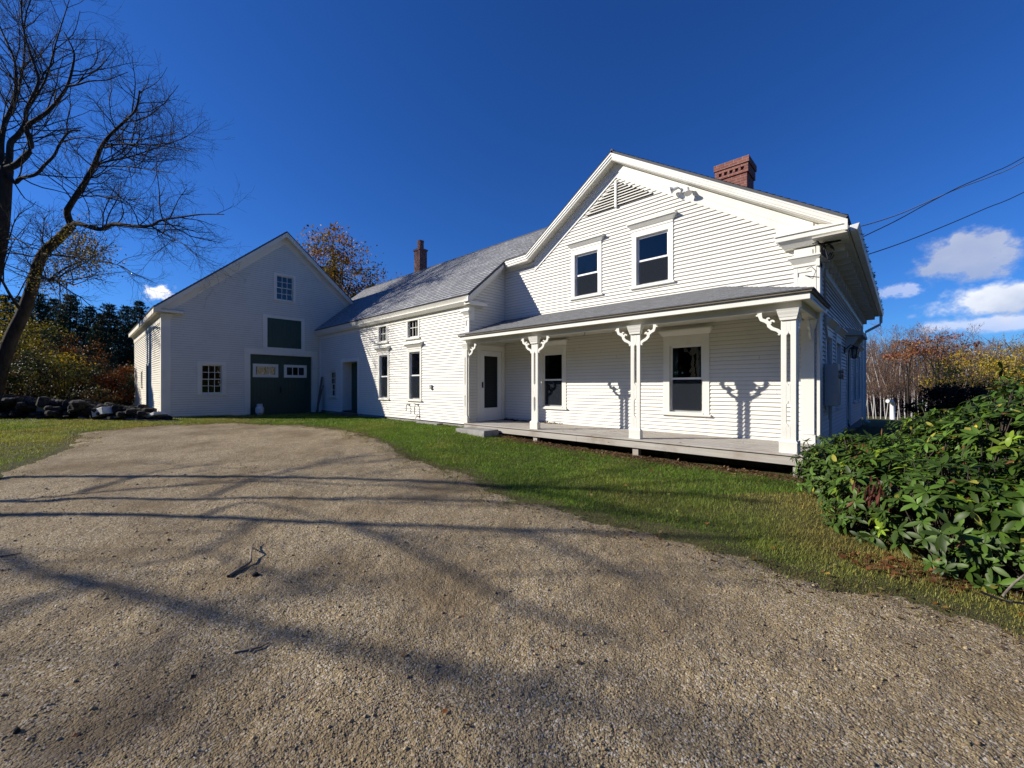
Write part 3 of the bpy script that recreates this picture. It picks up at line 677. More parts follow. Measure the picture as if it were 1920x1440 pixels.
m = MB(); m.fbox(FRONT(EY0 + .55), EX0 + .1, EX1 - .3, .3, 4.3, -.05, 0); m.fbox(LEFT(EX1 - .5), EY0 + .4, EY1 - .4, .3, 4.2, -.05, 0); m.fbox(FRONT(EY0), EX0 + .1, EX1 - .1, 4.0, 4.03, -.55, -.1); m.build('interior_wall', M['interior'], ell)
for a in e_tall: window(ell, FE, *a, cw=.10, hood=.07, top=.10, screen=True)
for a in e_small: window(ell, FE, *a, cw=.10, top=.12, kind='single', grid=(3, 2), mats=('trim', 'trim'))
window(ell, FE, *e_dbl, cw=.09, top=.10, kind='wood', grid=(2, 2), mats=('clap_old', 'trim'))
# recessed green door
m = MB(); a, b, c, d = e_door
m.fbox(FE, a - .15, a, c - .05, d + .16, -.01, .036); m.fbox(FE, b, b + .12, c - .05, d + .16, -.01, .036); m.fbox(FE, a, b, d, d + .16, -.01, .036)
m.fbox(FE, a - .02, a, c, d, -.62, -.012); m.fbox(FE, b, b + .02, c, d, -.62, -.012); m.fbox(FE, a, b, d, d + .02, -.62, -.012)
fr_ = m.build('door_frame', M['trim'], ell, bevel=.004)
m = MB(); n = 7
for i in range(n):
    x0 = a + (b - a) * i / n; m.fbox(FE, x0 + .003, a + (b-a)*(i+1)/n - .003, c + .02, d - .01, -.40, -.36)
m.fbox(FE, a, b, c, c + .019, -.6, .05); dd = m.build('door', M['green'], ell); m = MB(); m.tube([FE(b - .15, 1.5, -.355), FE(b - .15, 1.5, -.31)], .025, 10); m.build('handle', M['dkmetal'], dd)
# storm door onto the porch
m = MB(); a, b, c, d = s_door
m.fbox(RE, a - .14, a, DZ + .002, d + .15, -.01, .036); m.fbox(RE, b, b + .12, DZ + .002, d + .15, -.01, .036); m.fbox(RE, a, b, d, d + .15, -.01, .036); m.build('door_casing', M['trim'], ell, bevel=.004)
m = MB(); m.fbox(RE, a + .004, a + .16, c, d - .005, -.03, .012); m.fbox(RE, b - .16, b - .004, c, d - .005, -.03, .012); m.fbox(RE, a + .16, b - .16, d - .16, d - .006, -.03, .011); m.fbox(RE, a + .16, b - .16, c + .001, .95, -.03, .011); m.fbox(RE, a, b, c - .04, c, -.05, .03)
sd = m.build('storm_door', M['vinyl'], ell, bevel=.004); m = MB(); m.fbox(RE, a + .155, b - .155, .945, d - .155, -.015, -.010); m.build('glass', M['glass'], sd); m = MB(); m.fbox(RE, a + .06, a + .09, 1.55, 1.72, .012, .05); m.build('handle', M['dkmetal'], sd)
# roof
XE0, XE1 = -20.95, -8.79; RY, RZE = 10.46, ze(10.46)
m = MB()
roof_slope(m, (-19.68, EYE_, EZE), (XE1, EYE_, EZE), (XE1, RY, RZE), (-19.68, RY, RZE), thick=.06)
roof_slope(m, (XE0, 9.2, ze(9.2)), (-19.681, 9.2, ze(9.2)), (-19.681, RY, RZE), (XE0, RY, RZE), thick=.06)
roof_slope(m, (-9.2, EY1 + .25, ze(EY1 + .25)), (XE0, EY1 + .25, ze(EY1 + .25)), (XE0, RY, RZE), (-9.2, RY, RZE), thick=.06)
roof_slope(m, (XE1 + .001, 8.98, ze(8.98)), (RX - (RZ - ze(8.98)) / SL + .1, 8.98, ze(8.98)), (RX - (RZ - RZE) / SL + .25, RY, RZE), (XE1 + .001, RY, RZE), thick=.05)
m.tube([(XE0, RY, RZE + .003), (-6.2, RY, RZE + .003)], .03, 6)
m.build('gable_roof', M['shingle'], ell)
m = MB()
m.flare(FRONT(EYE_ + .13), -19.66, XE1 - .04, EZE - .17, EZE - .035, .03, .11, 0, back=-.02); m.flare(FRONT(EYE_ + .05), -19.66, XE1 - .08, EZE - .26, EZE - .171, -.06, .02, .0, back=-.14)
m.box(-19.66, EX1 + .02, EYE_ + .06, EY0 - .0, EZE - .165, EZE - .145); m.fbox(FE, -19.66, EX1 + .03, 3.79, EZE - .166, -.01, .045)
m.build('eave_fascia', M['trim'], ell, bevel=.004)
m = MB(); GE = RIGHT(XE1)
pa = (EYE_, EZE - .065); pb = (HY0 - .3, ze(HY0 - .3) - .065)
m.beam(GE, pa, pb, 0, .13, -.04, .0); m.beam(GE, pa, pb, .11, .128, -.235, -.041); m.beam(RE, (EY0 - .05, ze(EY0 - .05) - .15), (HY0, ze(HY0) - .15), 0, .22, -.01, .035)
m.fbox(RE, EYE_ + .06, EYE_ + .75, EZE - .26, EZE - .18, 0.0, .23); m.hexa([RE(EYE_+.02, EZE-.179, 0), RE(EYE_+.8, EZE-.179, 0), RE(EYE_+.8, EZE-.179, .24), RE(EYE_+.02, EZE-.179, .24)], [RE(EYE_+.1, EZE-.09, 0), RE(EYE_+.8, EZE-.06, 0), RE(EYE_+.8, EZE-.165, .24), RE(EYE_+.02, EZE-.165, .24)])
m.build('rake_board', M['trim'], ell)
m = MB(); pilaster(m, FE, -9.17, EX1 + .046, 3.03, 3.60, .045); m.build('corner_pilaster', M['trim'], ell, bevel=.004)
for a_ in ((FE, -9.16, EX1 + .03, .45, 2.9, 0, .028), (RE, EY0 - .04, EY0 + .16, 3.5, 3.9, .0, .044)): m = MB(); m.fbox(*a_); m.build('corner_board', M['trim'], ell, bevel=.004)
m = MB(); m.fbox(FE, -19.66, -19.52, .45, 3.78, 0, .03); m.build('corner_board', M['trim'], ell, bevel=.004)
# chimney
m = MB(); x0, x1, y0, y1 = -16.5, -16.05, 10.72, 11.12
m.box(x0, x1, y0, y1, 6.0, 7.86); m.box(x0 - .03, x1 + .03, y0 - .03, y1 + .03, 7.861, 7.94); m.box(x0 + .11, x1 - .11, y0 + .10, y1 - .10, 7.941, 8.28); m.box(x0 + .10, x1 - .10, y0 + .09, y1 - .09, 8.281, 8.36)
ch = m.build('chimney', M['brick2'], ell); m = MB(); m.box(x0 - .02, x1 + .02, y0 - .12, y1 + .1, 6.35, 6.72); m.build('flashing', M['flash'], ch)
m = MB(); m.fbox(FE, -10.88, -10.79, 1.50, 1.64, .02, .075); m.build('outlet_box', M['metal'], ell); 
for (x, z, l) in ((-12.13, .90, .14), (-11.62, .92, .24)):
    m = MB(); m.tube([FE(x, z + .08, .02), FE(x, z + .08, .11), FE(x, z, .13), FE(x, z - l, .13)], .016, 8); m.fbox(FE, x - .05, x + .05, z + .06, z + .10, .02, .05); m.fbox(FE, x - .10, x - .03, z + .10, z + .115, .08, .10); m.build('vent_pipe', M['metal'], ell)
m = MB(); m.tube([FE(-11.57, .60, .02), FE(-11.57, .60, .1), FE(-11.55, .54, .14)], .016, 8); m.tube([FE(-11.60, .655, .09), FE(-11.52, .655, .09)], .02, 8); m.build('spigot', M['metal'], ell)
m = MB(); m.box(EX0 + .05, EX1 - .02, EY0 + .02, EY0 + .2, .1, .49); m.box(EX1 - .2, EX1 - .015, EY0 + .21, HY0, .1, .55); m.build('foundation', M['granite'], ell)

# ================================================================== BARN
BX = -19.70; BX0 = -30.6; BY0, BY1 = 2.07, 10.33; BR, BRZ, BS = 6.20, 8.33, .88; BXF = -19.40
def zb_(y): return BRZ - BS * abs(y - BR)
barn = empty('barn', (-25, 6.2, .42), 'white clapboard barn with a steep gable, big green door and loft hatch', 'barn')
RB = RIGHT(BX); FB = FRONT(BY0)
b_g = (5.87, 6.54, 5.38, 6.42); b_l = (5.51, 6.88, 3.27, 4.53); b_d = (4.88, 7.35, .40, 2.94); b_w = (3.24, 3.90, 1.32, 2.43)
b_sd = (-24.6, -23.7, .5, 2.5); b_sw = (-26.9, -26.4, 1.6, 2.3)
m = MB()
def iv_b(z):
    h = (BRZ - .22 - z) / BS
    return (max(BY0, BR - h), min(BY1, BR + h))
clap(m, RB, iv_b, .38, 8.2, .088, [b_g, b_l, b_d, b_w])
clap(m, FB, lambda z: (BX0, BX), .38, 4.45, .088, [b_sd, b_sw])
m.fbox(LEFT(BX0), BY0, BY1, .3, 4.6, -.1, 0); m.prism([(BY0, 4.6), (BY1, 4.6), (BR, BRZ - .25)], LEFT(BX0), -.1, 0); m.fbox(BACK(BY1), BX0, BX, .3, 4.6, -.1, 0)
m.build('wall', [M['clap_old'], M['lap_shade_dark']], barn)
m = MB(); m.fbox(RIGHT(BX - .9), BY0 + .4, BY1 - .4, .3, 4.4, -.05, 0); m.fbox(RIGHT(BX - .9), BR - 1.8, BR + 1.8, 4.401, 6.8, -.05, 0); m.fbox(FRONT(BY0 + .9), BX0 + .3, BX - 1, .3, 4, -.05, 0); m.build('interior_wall', M['interior'], barn)
window(barn, RB, *b_g, cw=.11, top=.11, kind='wood', grid=(3, 2), mats=('clap_old', 'clap_old')); window(barn, RB, *b_w, cw=.14, top=.15, kind='wood', grid=(3, 2), mats=('clap_old', 'clap_old')); window(barn, FB, *b_sw, cw=.08, kind='single', grid=(2, 2), mats=('clap_old', 'clap_old'))
# loft hatch
m = MB(); a, b, c, d = b_l
m.fbox(RB, a - .17, a, c - .09, d + .15, -.01, .034); m.fbox(RB, b, b + .15, c - .09, d + .15, -.01, .034); m.fbox(RB, a, b, d, d + .15, -.01, .034); m.fbox(RB, a, b, c - .09, c, -.01, .034); lf = m.build('loft_frame', M['clap_old'], barn)
m = MB(); n = 9
for i in range(n): m.fbox(RB, a + (b-a)*i/n + .002, a + (b-a)*(i+1)/n - .002, c, d, -.03, .006)
m.build('loft_hatch', M['green'], barn)
# big door
m = MB(); a, b, c, d = b_d
m.fbox(RB, a - .22, a, c, d + .26, -.01, .036); m.fbox(RB, b, b + .22, c, d + .26, -.01, .036); m.fbox(RB, a, b, d, d + .26, -.01, .036)
m.fbox(RB, a - .02, a, c, d, -.2, -.012); m.fbox(RB, b, b + .02, c, d, -.2, -.012); m.fbox(RB, a, b, d, d + .02, -.2, -.012); m.build('door_casing', M['clap_old'], barn, bevel=.004)
lights = [(5.0, 5.97, 1.98, 2.55), (6.2, 7.15, 1.98, 2.55)]
m = MB(); n = 18
for i in range(n):
    u0, u1 = a + (b-a)*i/n + .0015, a + (b-a)*(i+1)/n - .0015; uc = .5*(u0+u1); hole = [l for l in lights if l[0]+.1 < uc < l[1]-.1]
    if hole: m.fbox(RB, u0, u1, c, 2.08, -.16, -.12); m.fbox(RB, u0, u1, 2.45, d, -.16, -.12)
    else: m.fbox(RB, u0, u1, c, d, -.16, -.12)
bd = m.build('barn_door', M['green'], barn)
for i, (l0, l1, l2, l3) in enumerate(lights):
    m = MB(); w = .115; m.fbox(RB, l0, l0 + w, l2, l3, -.118, -.09); m.fbox(RB, l1 - w, l1, l2, l3, -.118, -.09); m.fbox(RB, l0 + w, l1 - w, l3 - w, l3, -.118, -.09); m.fbox(RB, l0 + w, l1 - w, l2, l2 + w, -.118, -.09)
    for k in (1, 2): 
        x = l0 + w + (l1-l0-2*w)*k/3
        if not (i == 0 and k == 1): m.fbox(RB, x - .015, x + .015, l2 + w, l3 - w, -.13, -.10)
    wl = m.build('door_light', M['clap_old'], bd); m = MB(); m.fbox(RB, l0 + w - .01, l1 - w + .01, l2 + w - .01, l3 - w + .01, -.145, -.14); m.build('pane', M['glass'], wl)
m = MB(); m.fbox(RB, 6.05, 6.09, 1.3, 1.55, -.118, -.06); m.build('handle', M['dkmetal'], bd)
# side door, roof
m = MB(); a, b, c, d = b_sd; m.fbox(FB, a - .1, a, c, d + .1, -.01, .034); m.fbox(FB, b, b + .1, c, d + .1, -.01, .034); m.fbox(FB, a, b, d, d + .1, -.01, .034); m.build('door_casing', M['clap_old'], barn); m = MB(); m.fbox(FB, a, b, c, d, -.06, -.03); m.build('side_door', M['green'], barn)
yE = BY0 - .27; m = MB()
roof_slope(m, (BX0 - .25, yE, zb_(yE)), (BXF, yE, zb_(yE)), (BXF, BR, BRZ), (BX0 - .25, BR, BRZ), thick=.06)
yE2 = BY1 + .27; roof_slope(m, (BXF, yE2, zb_(yE2)), (BX0 - .25, yE2, zb_(yE2)), (BX0 - .25, BR, BRZ), (BXF, BR, BRZ), thick=.06)
m.build('gable_roof', M['shingle'], barn)
m = MB(); GB = RIGHT(BXF); pk = (BR, BRZ - .065)
for yy in (yE, yE2):
    pa = (yy, zb_(yy) - .065); pb = pk
    if yy > BR: pa, pb = pk, pa
    m.beam(GB, pa, pb, 0, .05, -.04, .02); m.beam(GB, pa, pb, .051, .17, -.04, 0); m.beam(GB, pa, pb, .12, .14, -.295, -.041)
for yy in (BY0, BY1):
    pa = (yy, zb_(yy) - .2); pb = (BR, BRZ - .2)
    if yy > BR: pa, pb = pb, pa
    m.beam(RB, pa, pb, 0, .30, -.01, .036)
m.build('rake_board', M['clap_old'], barn)
m = MB(); zE = zb_(yE)
m.box(BX0, BXF - .03, yE + .02, yE + .05, zE - .20, zE - .04); m.box(BX0, BXF - .04, yE + .051, BY0 - .002, zE - .19, zE - .17); m.fbox(FB, BX0, BX, zE - .5, zE - .195, -.01, .04); m.flare(FB, BX0, BX + .03, zE - .30, zE - .191, .05, .14, 0)
m.fbox(RB, yE + .05, yE + .85, zE - .16, zE - .09, 0, .27); m.hexa([RB(yE+.03, zE-.089, 0), RB(yE+.9, zE-.089, 0), RB(yE+.9, zE-.089, .28), RB(yE+.03, zE-.089, .28)], [RB(yE+.08, zE+.0, 0), RB(yE+.9, zE+.02, 0), RB(yE+.9, zE-.075, .28), RB(yE+.03, zE-.075, .28)])
m.build('cornice', M['clap_old'], barn)
m = MB(); m.fbox(RB, BY0 - .035, BY0 + .24, .33, 4.05, .0, .042); m.flare(RB, BY0 - .03, BY0 + .24, 4.051, 4.25, .045, .12, .06); m.build('corner_board', M['clap_old'], barn, bevel=.004); m = MB(); m.fbox(FB, BX - .2, BX, .33, 4.05, .0, .034); m.build('corner_board', M['clap_old'], barn, bevel=.004)
m = MB(); m.box(BX0 + .05, BX - .02, BY0 + .02, BY0 + .2, .0, .37); m.box(BX - .22, BX - .02, BY0 + .21, BY1, 0, .37); m.build('foundation', M['granite'], barn)
# ================================================================== GROUND
def sd_poly(P, x, y):
    x = np.asarray(x); y = np.asarray(y); ins = np.zeros(x.shape, bool); d = np.full(x.shape, 1e9)
    for (ax, ay), (bx, by) in zip(P, np.roll(P, -1, 0)):
        c = ((ay > y) != (by > y)) & (x < (bx - ax) * (y - ay) / (by - ay + 1e-12) + ax); ins ^= c
        t = np.clip(((x-ax)*(bx-ax) + (y-ay)*(by-ay)) / ((bx-ax)**2 + (by-ay)**2 + 1e-12), 0, 1); d = np.minimum(d, np.hypot(x-ax-t*(bx-ax), y-ay-t*(by-ay)))
    return np.where(ins, -d, d)
EDGE = [(2050,1250),(1920,1215),(1700,1160),(1530,1090),(1400,1052),(1250,1012),(1100,985),(960,945),(870,903),(800,876),(700,830),(640,807),(560,799),(430,795),(300,799),(165,812),(150,838),(60,872),(0,905)]
DRIVE = np.array([on_ground(u, v)[:2] for u, v in EDGE] + [ld(-10,5.8)[:2], ld(-15,2)[:2], ld(-11,-9)[:2], ld(8,-9)[:2], ld(6,1)[:2]])
def drive_sd(x, y):
    return sd_poly(DRIVE, x, y) + (fbm(x*1.3+50, y*1.3+50, 4) - .47) * .55 + (fbm(x*7, y*7+31, 3) - .44) * .30
FOOT = [(HX0, HX1, PY0 - .05, HY1), (EX0, EX1 + .1, EY0, EY1), (BX0, BX, BY0, BY1)]
def in_building(x, y, pad=0.0):
    r = np.zeros(np.shape(x), bool)
    for a, b, c, d in FOOT: r |= (x > a - pad) & (x < b + pad) & (y > c - pad) & (y < d + pad)
    return r
def polar(r0, r1, nr, a0, a1, na):
    r = r0 * (r1 / r0) ** np.linspace(0, 1, nr); a = np.linspace(a0, a1, na); Rr, A = np.meshgrid(r, a, indexing='ij')
    x = Rr * (np.sin(A) * RT[0] + np.cos(A) * FW[0]); y = Rr * (np.sin(A) * RT[1] + np.cos(A) * FW[1])
    i = np.arange(nr - 1)[:, None] * na; j = np.arange(na - 1)[None, :]
    F = np.stack((i + j, i + j + 1, i + na + j + 1, i + na + j), -1).reshape(-1, 4)
    return x.ravel(), y.ravel(), F
t = NT('lawn_soil'); c = t.coord(); n = t.noise(c, .5, 5); cc = t.mix(t.ramp(n, .38, .62), (.085, .085, .035), (.135, .11, .06)); n = t.noise(c, 9, 6, .75); cc = t.mix(t.ramp(n, .42, .7), cc, (.055, .045, .025)); n = t.noise(c, 60, 3); cc = t.mix(t.ramp(n, .35, .75), cc, (.10, .12, .035))
M['soil'] = t.done(t.bsdf(cc, .95, t.bump(n, .03), .15))
x, y, F = polar(.25, 500, 230, -math.pi, math.pi, 241)
sd = sd_poly(DRIVE, x, y); z = gz(x, y) - .04 * np.clip(-sd / .5, 0, 1) + np.where(np.hypot(x, y) < 40, (fbm(x*.8, y*.8, 2) - .40) * .03, 0)
z = np.where(in_building(x, y, -.3), z - .25, z)
tag(np_mesh('ground', np.stack((x, y, z), 1), F, M['soil'], smooth=True), kind='structure')

t = NT('pale_gravel'); c = t.coord()
v1 = t.n('ShaderNodeTexVoronoi'); v1.inputs['Scale'].default_value = 95; t.l(c, v1.inputs['Vector'])
v2 = t.n('ShaderNodeTexVoronoi'); v2.inputs['Scale'].default_value = 38; t.l(c, v2.inputs['Vector'])
hs = t.n('ShaderNodeSeparateColor'); t.l(v1.outputs['Color'], hs.inputs[0])
cc = t.mix(hs.outputs[0], (.268, .202, .110), (.438, .345, .200)); cc = t.mix(t.ramp(hs.outputs[1], .82, .86), cc, (.56, .50, .40)); cc = t.mix(t.ramp(hs.outputs[2], .90, .94), cc, (.14, .105, .075))
nn = t.noise(c, .9, 5, .6); cc = t.mix(t.ramp(nn, .42, .72), cc, (.20, .145, .08)); nn2 = t.noise(c, 4.5, 5, .7); cc = t.mix(t.ramp(nn2, .52, .80), cc, (.20, .165, .125))
bm = t.bump(v1.outputs['Distance'], -.007); bm = t.bump(t.noise(c, 40, 4, .6), .022, 1, bm); bm = t.bump(t.noise(c, 14, 4, .6), .016, 1, bm)
M['gravel'] = t.done(t.bsdf(cc, .95, bm, .2))
x, y, F = polar(.5, 27, 330, R_(-78), R_(78), 660)
sd = drive_sd(x, y); edge = np.clip((sd - .04) / .22, 0, 1)
z = gz(x, y) + .014 + (fbm(x*1.1, y*1.1, 4) - .47) * .05 + (fbm(x*9, y*9, 3) - .44) * .026 + (fbm(x*30+9, y*30, 2) - .38) * .008 - edge * .045
keep = (sd[F] < .24).any(1); F = F[keep]; idx = np.unique(F); mp = np.full(len(x), -1); mp[idx] = np.arange(len(idx))
tag(np_mesh('driveway', np.stack((x, y, z), 1)[idx], mp[F], M['gravel'], smooth=True), kind='structure')
def drive_z(x, y): return gz(x, y) + .014 + (fbm(x*1.1, y*1.1, 4) - .47) * .05 + (fbm(x*9, y*9, 3) - .44) * .026 + (fbm(x*30+9, y*30, 2) - .38) * .008 - np.clip((drive_sd(x, y) - .04) / .22, 0, 1) * .045
# loose stones on the drive
n = 30000; r = .9 * (9 / .9) ** npr.rand(n); a = npr.uniform(R_(-60), R_(60), n)
x = r * (np.sin(a) * RT[0] + np.cos(a) * FW[0]); y = r * (np.sin(a) * RT[1] + np.cos(a) * FW[1]); ok = drive_sd(x, y) < .15; x, y, r = x[ok], y[ok], r[ok]; n = len(x)
oct_ = np.array([(1,0,0),(0,1,0),(-1,0,0),(0,-1,0),(0,0,1),(0,0,-1)], float); of = np.array([(0,1,4),(1,2,4),(2,3,4),(3,0,4),(1,0,5),(2,1,5),(3,2,5),(0,3,5)])
sz = npr.uniform(.0022, .0055, n) * (1 + r * .12) * np.where(npr.rand(n) < .03, 2.2, 1); V = oct_[None] * npr.uniform(.6, 1.25, (n, 6, 1)) * sz[:, None, None] * np.array((1, 1, .7)); th = npr.uniform(0, 6.28, n)
Vx = V[..., 0]*np.cos(th)[:, None] - V[..., 1]*np.sin(th)[:, None] + x[:, None]; Vy = V[..., 0]*np.sin(th)[:, None] + V[..., 1]*np.cos(th)[:, None] + y[:, None]; Vz = V[..., 2] + (drive_z(x, y) + sz*.25)[:, None]
cl = np.array((.35, .275, .168)) * npr.uniform(.6, 1.35, (n, 1)) + npr.uniform(-.02, .02, (n, 3))
M['pebble'] = leafmat('pebble_stone', .85, 0, .25)
tag(np_mesh('loose_gravel', np.stack((Vx, Vy, Vz), -1).reshape(-1, 3), (np.arange(n)[:, None, None]*6 + of[None]).reshape(-1, 3), M['pebble'], colr=np.clip(np.repeat(cl, 6, 0), .02, .8)), kind='stuff')

# ------------------------------------------------------------------ grass
def grass_zone(n, lat0, lat1, d0, d1):
    lat = npr.uniform(lat0, lat1, n); dep = d0 * (d1 / d0) ** npr.rand(n); return lat * RT[0] + dep * FW[0], lat * RT[1] + dep * FW[1], dep
xs, ys, ds = [], [], []
for n, *b in ((650000, -4.5, 7.5, 2.2, 13), (230000, -22, -4.6, 4.2, 16.5), (150000, -16, -3, 9.5, 19), (60000, 2.5, 9, 8, 30)):
    a, b_, c_ = grass_zone(n, *b); xs.append(a); ys.append(b_); ds.append(c_)
x = np.concatenate(xs); y = np.concatenate(ys); d = np.concatenate(ds)
sd = drive_sd(x, y); patch = fbm(x*.8+9, y*.8, 3); fine = fbm(x*5, y*5, 2)
lat = x * RT[0] + y * RT[1]
porch_soil = (y > 7.26 + .3*(fine - .4)) & (y < 8.0) & (x > -9) & (x < -.8); barn_front = (x < -18.6) & (x > -19.7) & (y > 2) ; barnshade = barn_front & (y > 4.2)
right = np.clip((lat - 2.0) / 1.2, 0, 1) * (d < 5.5); left = np.clip((-lat - 8) / 2.5, 0, 1)
clump = np.clip((fbm(x*6+3, y*6, 3) - .36) * 5, 0, 1); dens = np.clip((sd + .34) / .55, 0, 1) ** .8 * (clump + (1 - clump) * np.clip(sd / .5, 0, 1)) + (np.abs(sd) < .5) * .05 * clump; dens *= np.where(porch_soil, .12, 1) * np.where(barnshade, .15, 1) * np.clip(1.25 - right * .75 - left * .35 + (patch - .45), .1, 1)
ok = (npr.rand(len(x)) < dens) & (sd > -.55) & ~in_building(x, y, .03); x, y, d, sd, patch, fine, right, left, lat, porch_soil = [q[ok] for q in (x, y, d, sd, patch, fine, right, left, lat, porch_soil)]
n = len(x); edgeb = (np.abs(sd - .02) < .28) & (npr.rand(n) < .55); dry = np.clip(right * .85 + left * .55 + np.clip(.5 - sd / .8, 0, .6) + (patch - .47) * 1.6 + porch_soil * .6 + (npr.rand(n) < .06) * .6, 0, 1)[:, None]
g0 = np.array((.145, .235, .028)); g1_ = np.array((.34, .29, .075)); cl = (g0 * (1 - dry) + g1_ * dry) * npr.uniform(.6, 1.4, (n, 1)) * (.78 + .5 * (fbm(x*.5 + 70, y*.5, 3) + .05))[:, None] * (.70 + .64 * fbm(x*3.1, y*3.1 + 40, 3))[:, None]; cl[edgeb] = np.array((.17, .125, .065)) * npr.uniform(.5, 1.4, (edgeb.sum(), 1))
h = npr.uniform(.020, .050, n) * np.where(sd < .4, .6, 1) * (.72 + .65 * fbm(x*3.1, y*3.1 + 40, 3)); w = np.maximum(.0026, d * .00058) * npr.uniform(.7, 1.3, n)
az = npr.uniform(0, 6.28, n); ln = npr.uniform(.1, .9, n) * h; z = np.maximum(gz(x, y) + (fbm(x*.8, y*.8, 2) - .40) * .03 - .004, np.where(sd < .3, drive_z(x, y) - .004, -9))
ba = np.stack((x - np.cos(az+1.57)*w, y - np.sin(az+1.57)*w, z), 1); bb = np.stack((x + np.cos(az+1.57)*w, y + np.sin(az+1.57)*w, z), 1); bt = np.stack((x + np.cos(az)*ln, y + np.sin(az)*ln, z + h), 1)
tag(np_mesh('lawn_grass', np.stack((ba, bb, bt), 1).reshape(-1, 3), np.arange(n * 3).reshape(-1, 3), M['grass'], colr=np.repeat(cl, 3, 0)), kind='stuff')
# fallen leaves and litter
def litter(name, n, sampler, cols, L=(.03, .07), zf=gz, lift=.012):
    x, y = sampler(n); n = len(x); pos = np.stack((x, y, zf(x, y) + lift + npr.uniform(0, .015, n)), 1); dr = rvec(n, npr) * np.array((1, 1, .25)); nr = rvec(n, npr) * .35 + np.array((0, 0, 1.))
    cc = np.array(cols)[npr.randint(0, len(cols), n)] * npr.uniform(.6, 1.3, (n, 1)); ll = npr.uniform(L[0], L[1], n)
    V, F, C = leaf_cards(pos, dr, nr, ll, ll * npr.uniform(.5, .9, n), cc, .15); return tag(np_mesh(name, V, F, M['leaf'], colr=C), kind='stuff')
LC = [(.30, .13, .03), (.22, .10, .04), (.34, .22, .05), (.16, .085, .045), (.36, .28, .10)]
def smp_lawn(n):
    x, y, d = grass_zone(n, -14, 6, 2.5, 16); k = (drive_sd(x, y) > -.1) & ~in_building(x, y); return x[k], y[k]
def smp_edge(n):
    x, y, d = grass_zone(n, -8, 6, 2.2, 14); s = drive_sd(x, y); k = (np.abs(s + .02) < .22) & ~in_building(x, y); return x[k], y[k]
def smp_porch(n): 
    x = npr.uniform(-9, -1, n); y = PY0 - .05 - np.abs(npr.normal(0, .22, n)); return x, y
litter('fallen_leaves', 1500, smp_lawn, LC); litter('edge_litter', 16000, smp_edge, [(.16, .10, .055), (.10, .065, .04), (.20, .14, .07)], (.015, .05)); litter('porch_edge_litter', 5000, smp_porch, [(.22, .12, .06), (.26, .17, .09), (.15, .09, .05)], (.02, .06))
def smp_ground_drive(n):
    x, y, d = grass_zone(n, -9, 4, 1.4, 10); k = drive_sd(x, y) < -.1; return x[k], y[k]
litter('drive_leaf_crumbs', 260, smp_ground_drive, [(.05, .035, .025), (.09, .055, .035), (.28, .10, .03)], (.015, .04), drive_z, .004)
def smp_deck(n): return -8.9 + 2.2 * npr.rand(n) ** 1.6, HY0 - .06 - np.abs(npr.normal(0, .10, n))
litter('porch_leaf_litter', 420, smp_deck, [(.06, .035, .025), (.10, .05, .03)], (.03, .08), lambda x, y: np.full(np.shape(x), DZ), .008)

# ================================================================== TREES
def wig(rs, p, d, L, nseg, amp, up=0.0):
    pts = [np.array(p, float)]; d = np.array(d, float)
    for i in range(nseg):
        d = d + rs.normal(size=3) * amp + np.array((0, 0, up)); d /= np.linalg.norm(d); pts.append(pts[-1] + d * L / nseg)
    return np.array(pts)
def grow(T, rs, pts, rad, lvl, cfg, tips=None):
    if lvl >= len(cfg): return
    c = cfg[lvl]; pts = np.asarray(pts); seg = np.linalg.norm(np.diff(pts, axis=0), axis=1); cum = np.concatenate(([0], np.cumsum(seg))); L = cum[-1]
    for _ in range(rs.poisson(c['dens'] * L) + c.get('min', 0)):
        s = L * rs.uniform(c.get('t0', .2), 1); i = min(np.searchsorted(cum, s) - 1, len(seg) - 1); i = max(i, 0); f = (s - cum[i]) / (seg[i] + 1e-9)
        p = pts[i] + (pts[i+1] - pts[i]) * f; tan = (pts[i+1] - pts[i]) / (seg[i] + 1e-9); r = rad[i] + (rad[min(i+1, len(rad)-1)] - rad[i]) * f
        q = rs.normal(size=3); q -= tan * q.dot(tan); q /= np.linalg.norm(q) + 1e-9; an = rs.uniform(*c.get('ang', (.5, 1.1)))
        d = tan * math.cos(an) + q * math.sin(an) + np.array((0, 0, c.get('up0', .15))); d /= np.linalg.norm(d)
        ln = c['len'] * rs.uniform(.5, 1.35) * (1 - .45 * s / L); ns = c.get('seg', 4); P = wig(rs, p, d, ln, ns, c.get('wig', .18), c.get('up', .03))
        r0 = min(r * .65, c['r']); rr = np.linspace(r0, max(r0 * .35, c.get('rmin', .0018)), ns + 1); T.add(P, rr, c.get('n', 3))
        if tips is not None and lvl == len(cfg) - 1: tips.append(P[-1])
        grow(T, rs, P, rr, lvl + 1, cfg, tips)
def limb(T, pts, r0, r1, n=7, smooth_n=4):
    pts = np.asarray(pts, float); k = len(pts); tt = np.linspace(0, k - 1, (k - 1) * smooth_n + 1); out = []
    for q in tt:                                                     # Catmull-Rom
        i = min(int(q), k - 2); f = q - i; p0, p1, p2, p3 = pts[max(i-1, 0)], pts[i], pts[i+1], pts[min(i+2, k-1)]
        out.append(.5 * (2*p1 + (p2-p0)*f + (2*p0-5*p1+4*p2-p3)*f*f + (3*p1-p0-3*p2+p3)*f**3))
    out = np.array(out); rr = r0 + (r1 - r0) * np.linspace(0, 1, len(out)) ** .8; T.add(out, rr, n); return out, rr
CFG = [dict(dens=2.1, len=2.6, r=.026, wig=.15, seg=7, n=4, up=.015, t0=.06), dict(dens=3.6, len=1.15, r=.011, wig=.19, seg=5, up=.01, rmin=.0035), dict(dens=5.0, len=.55, r=.005, wig=.2, seg=3, rmin=.0025)]
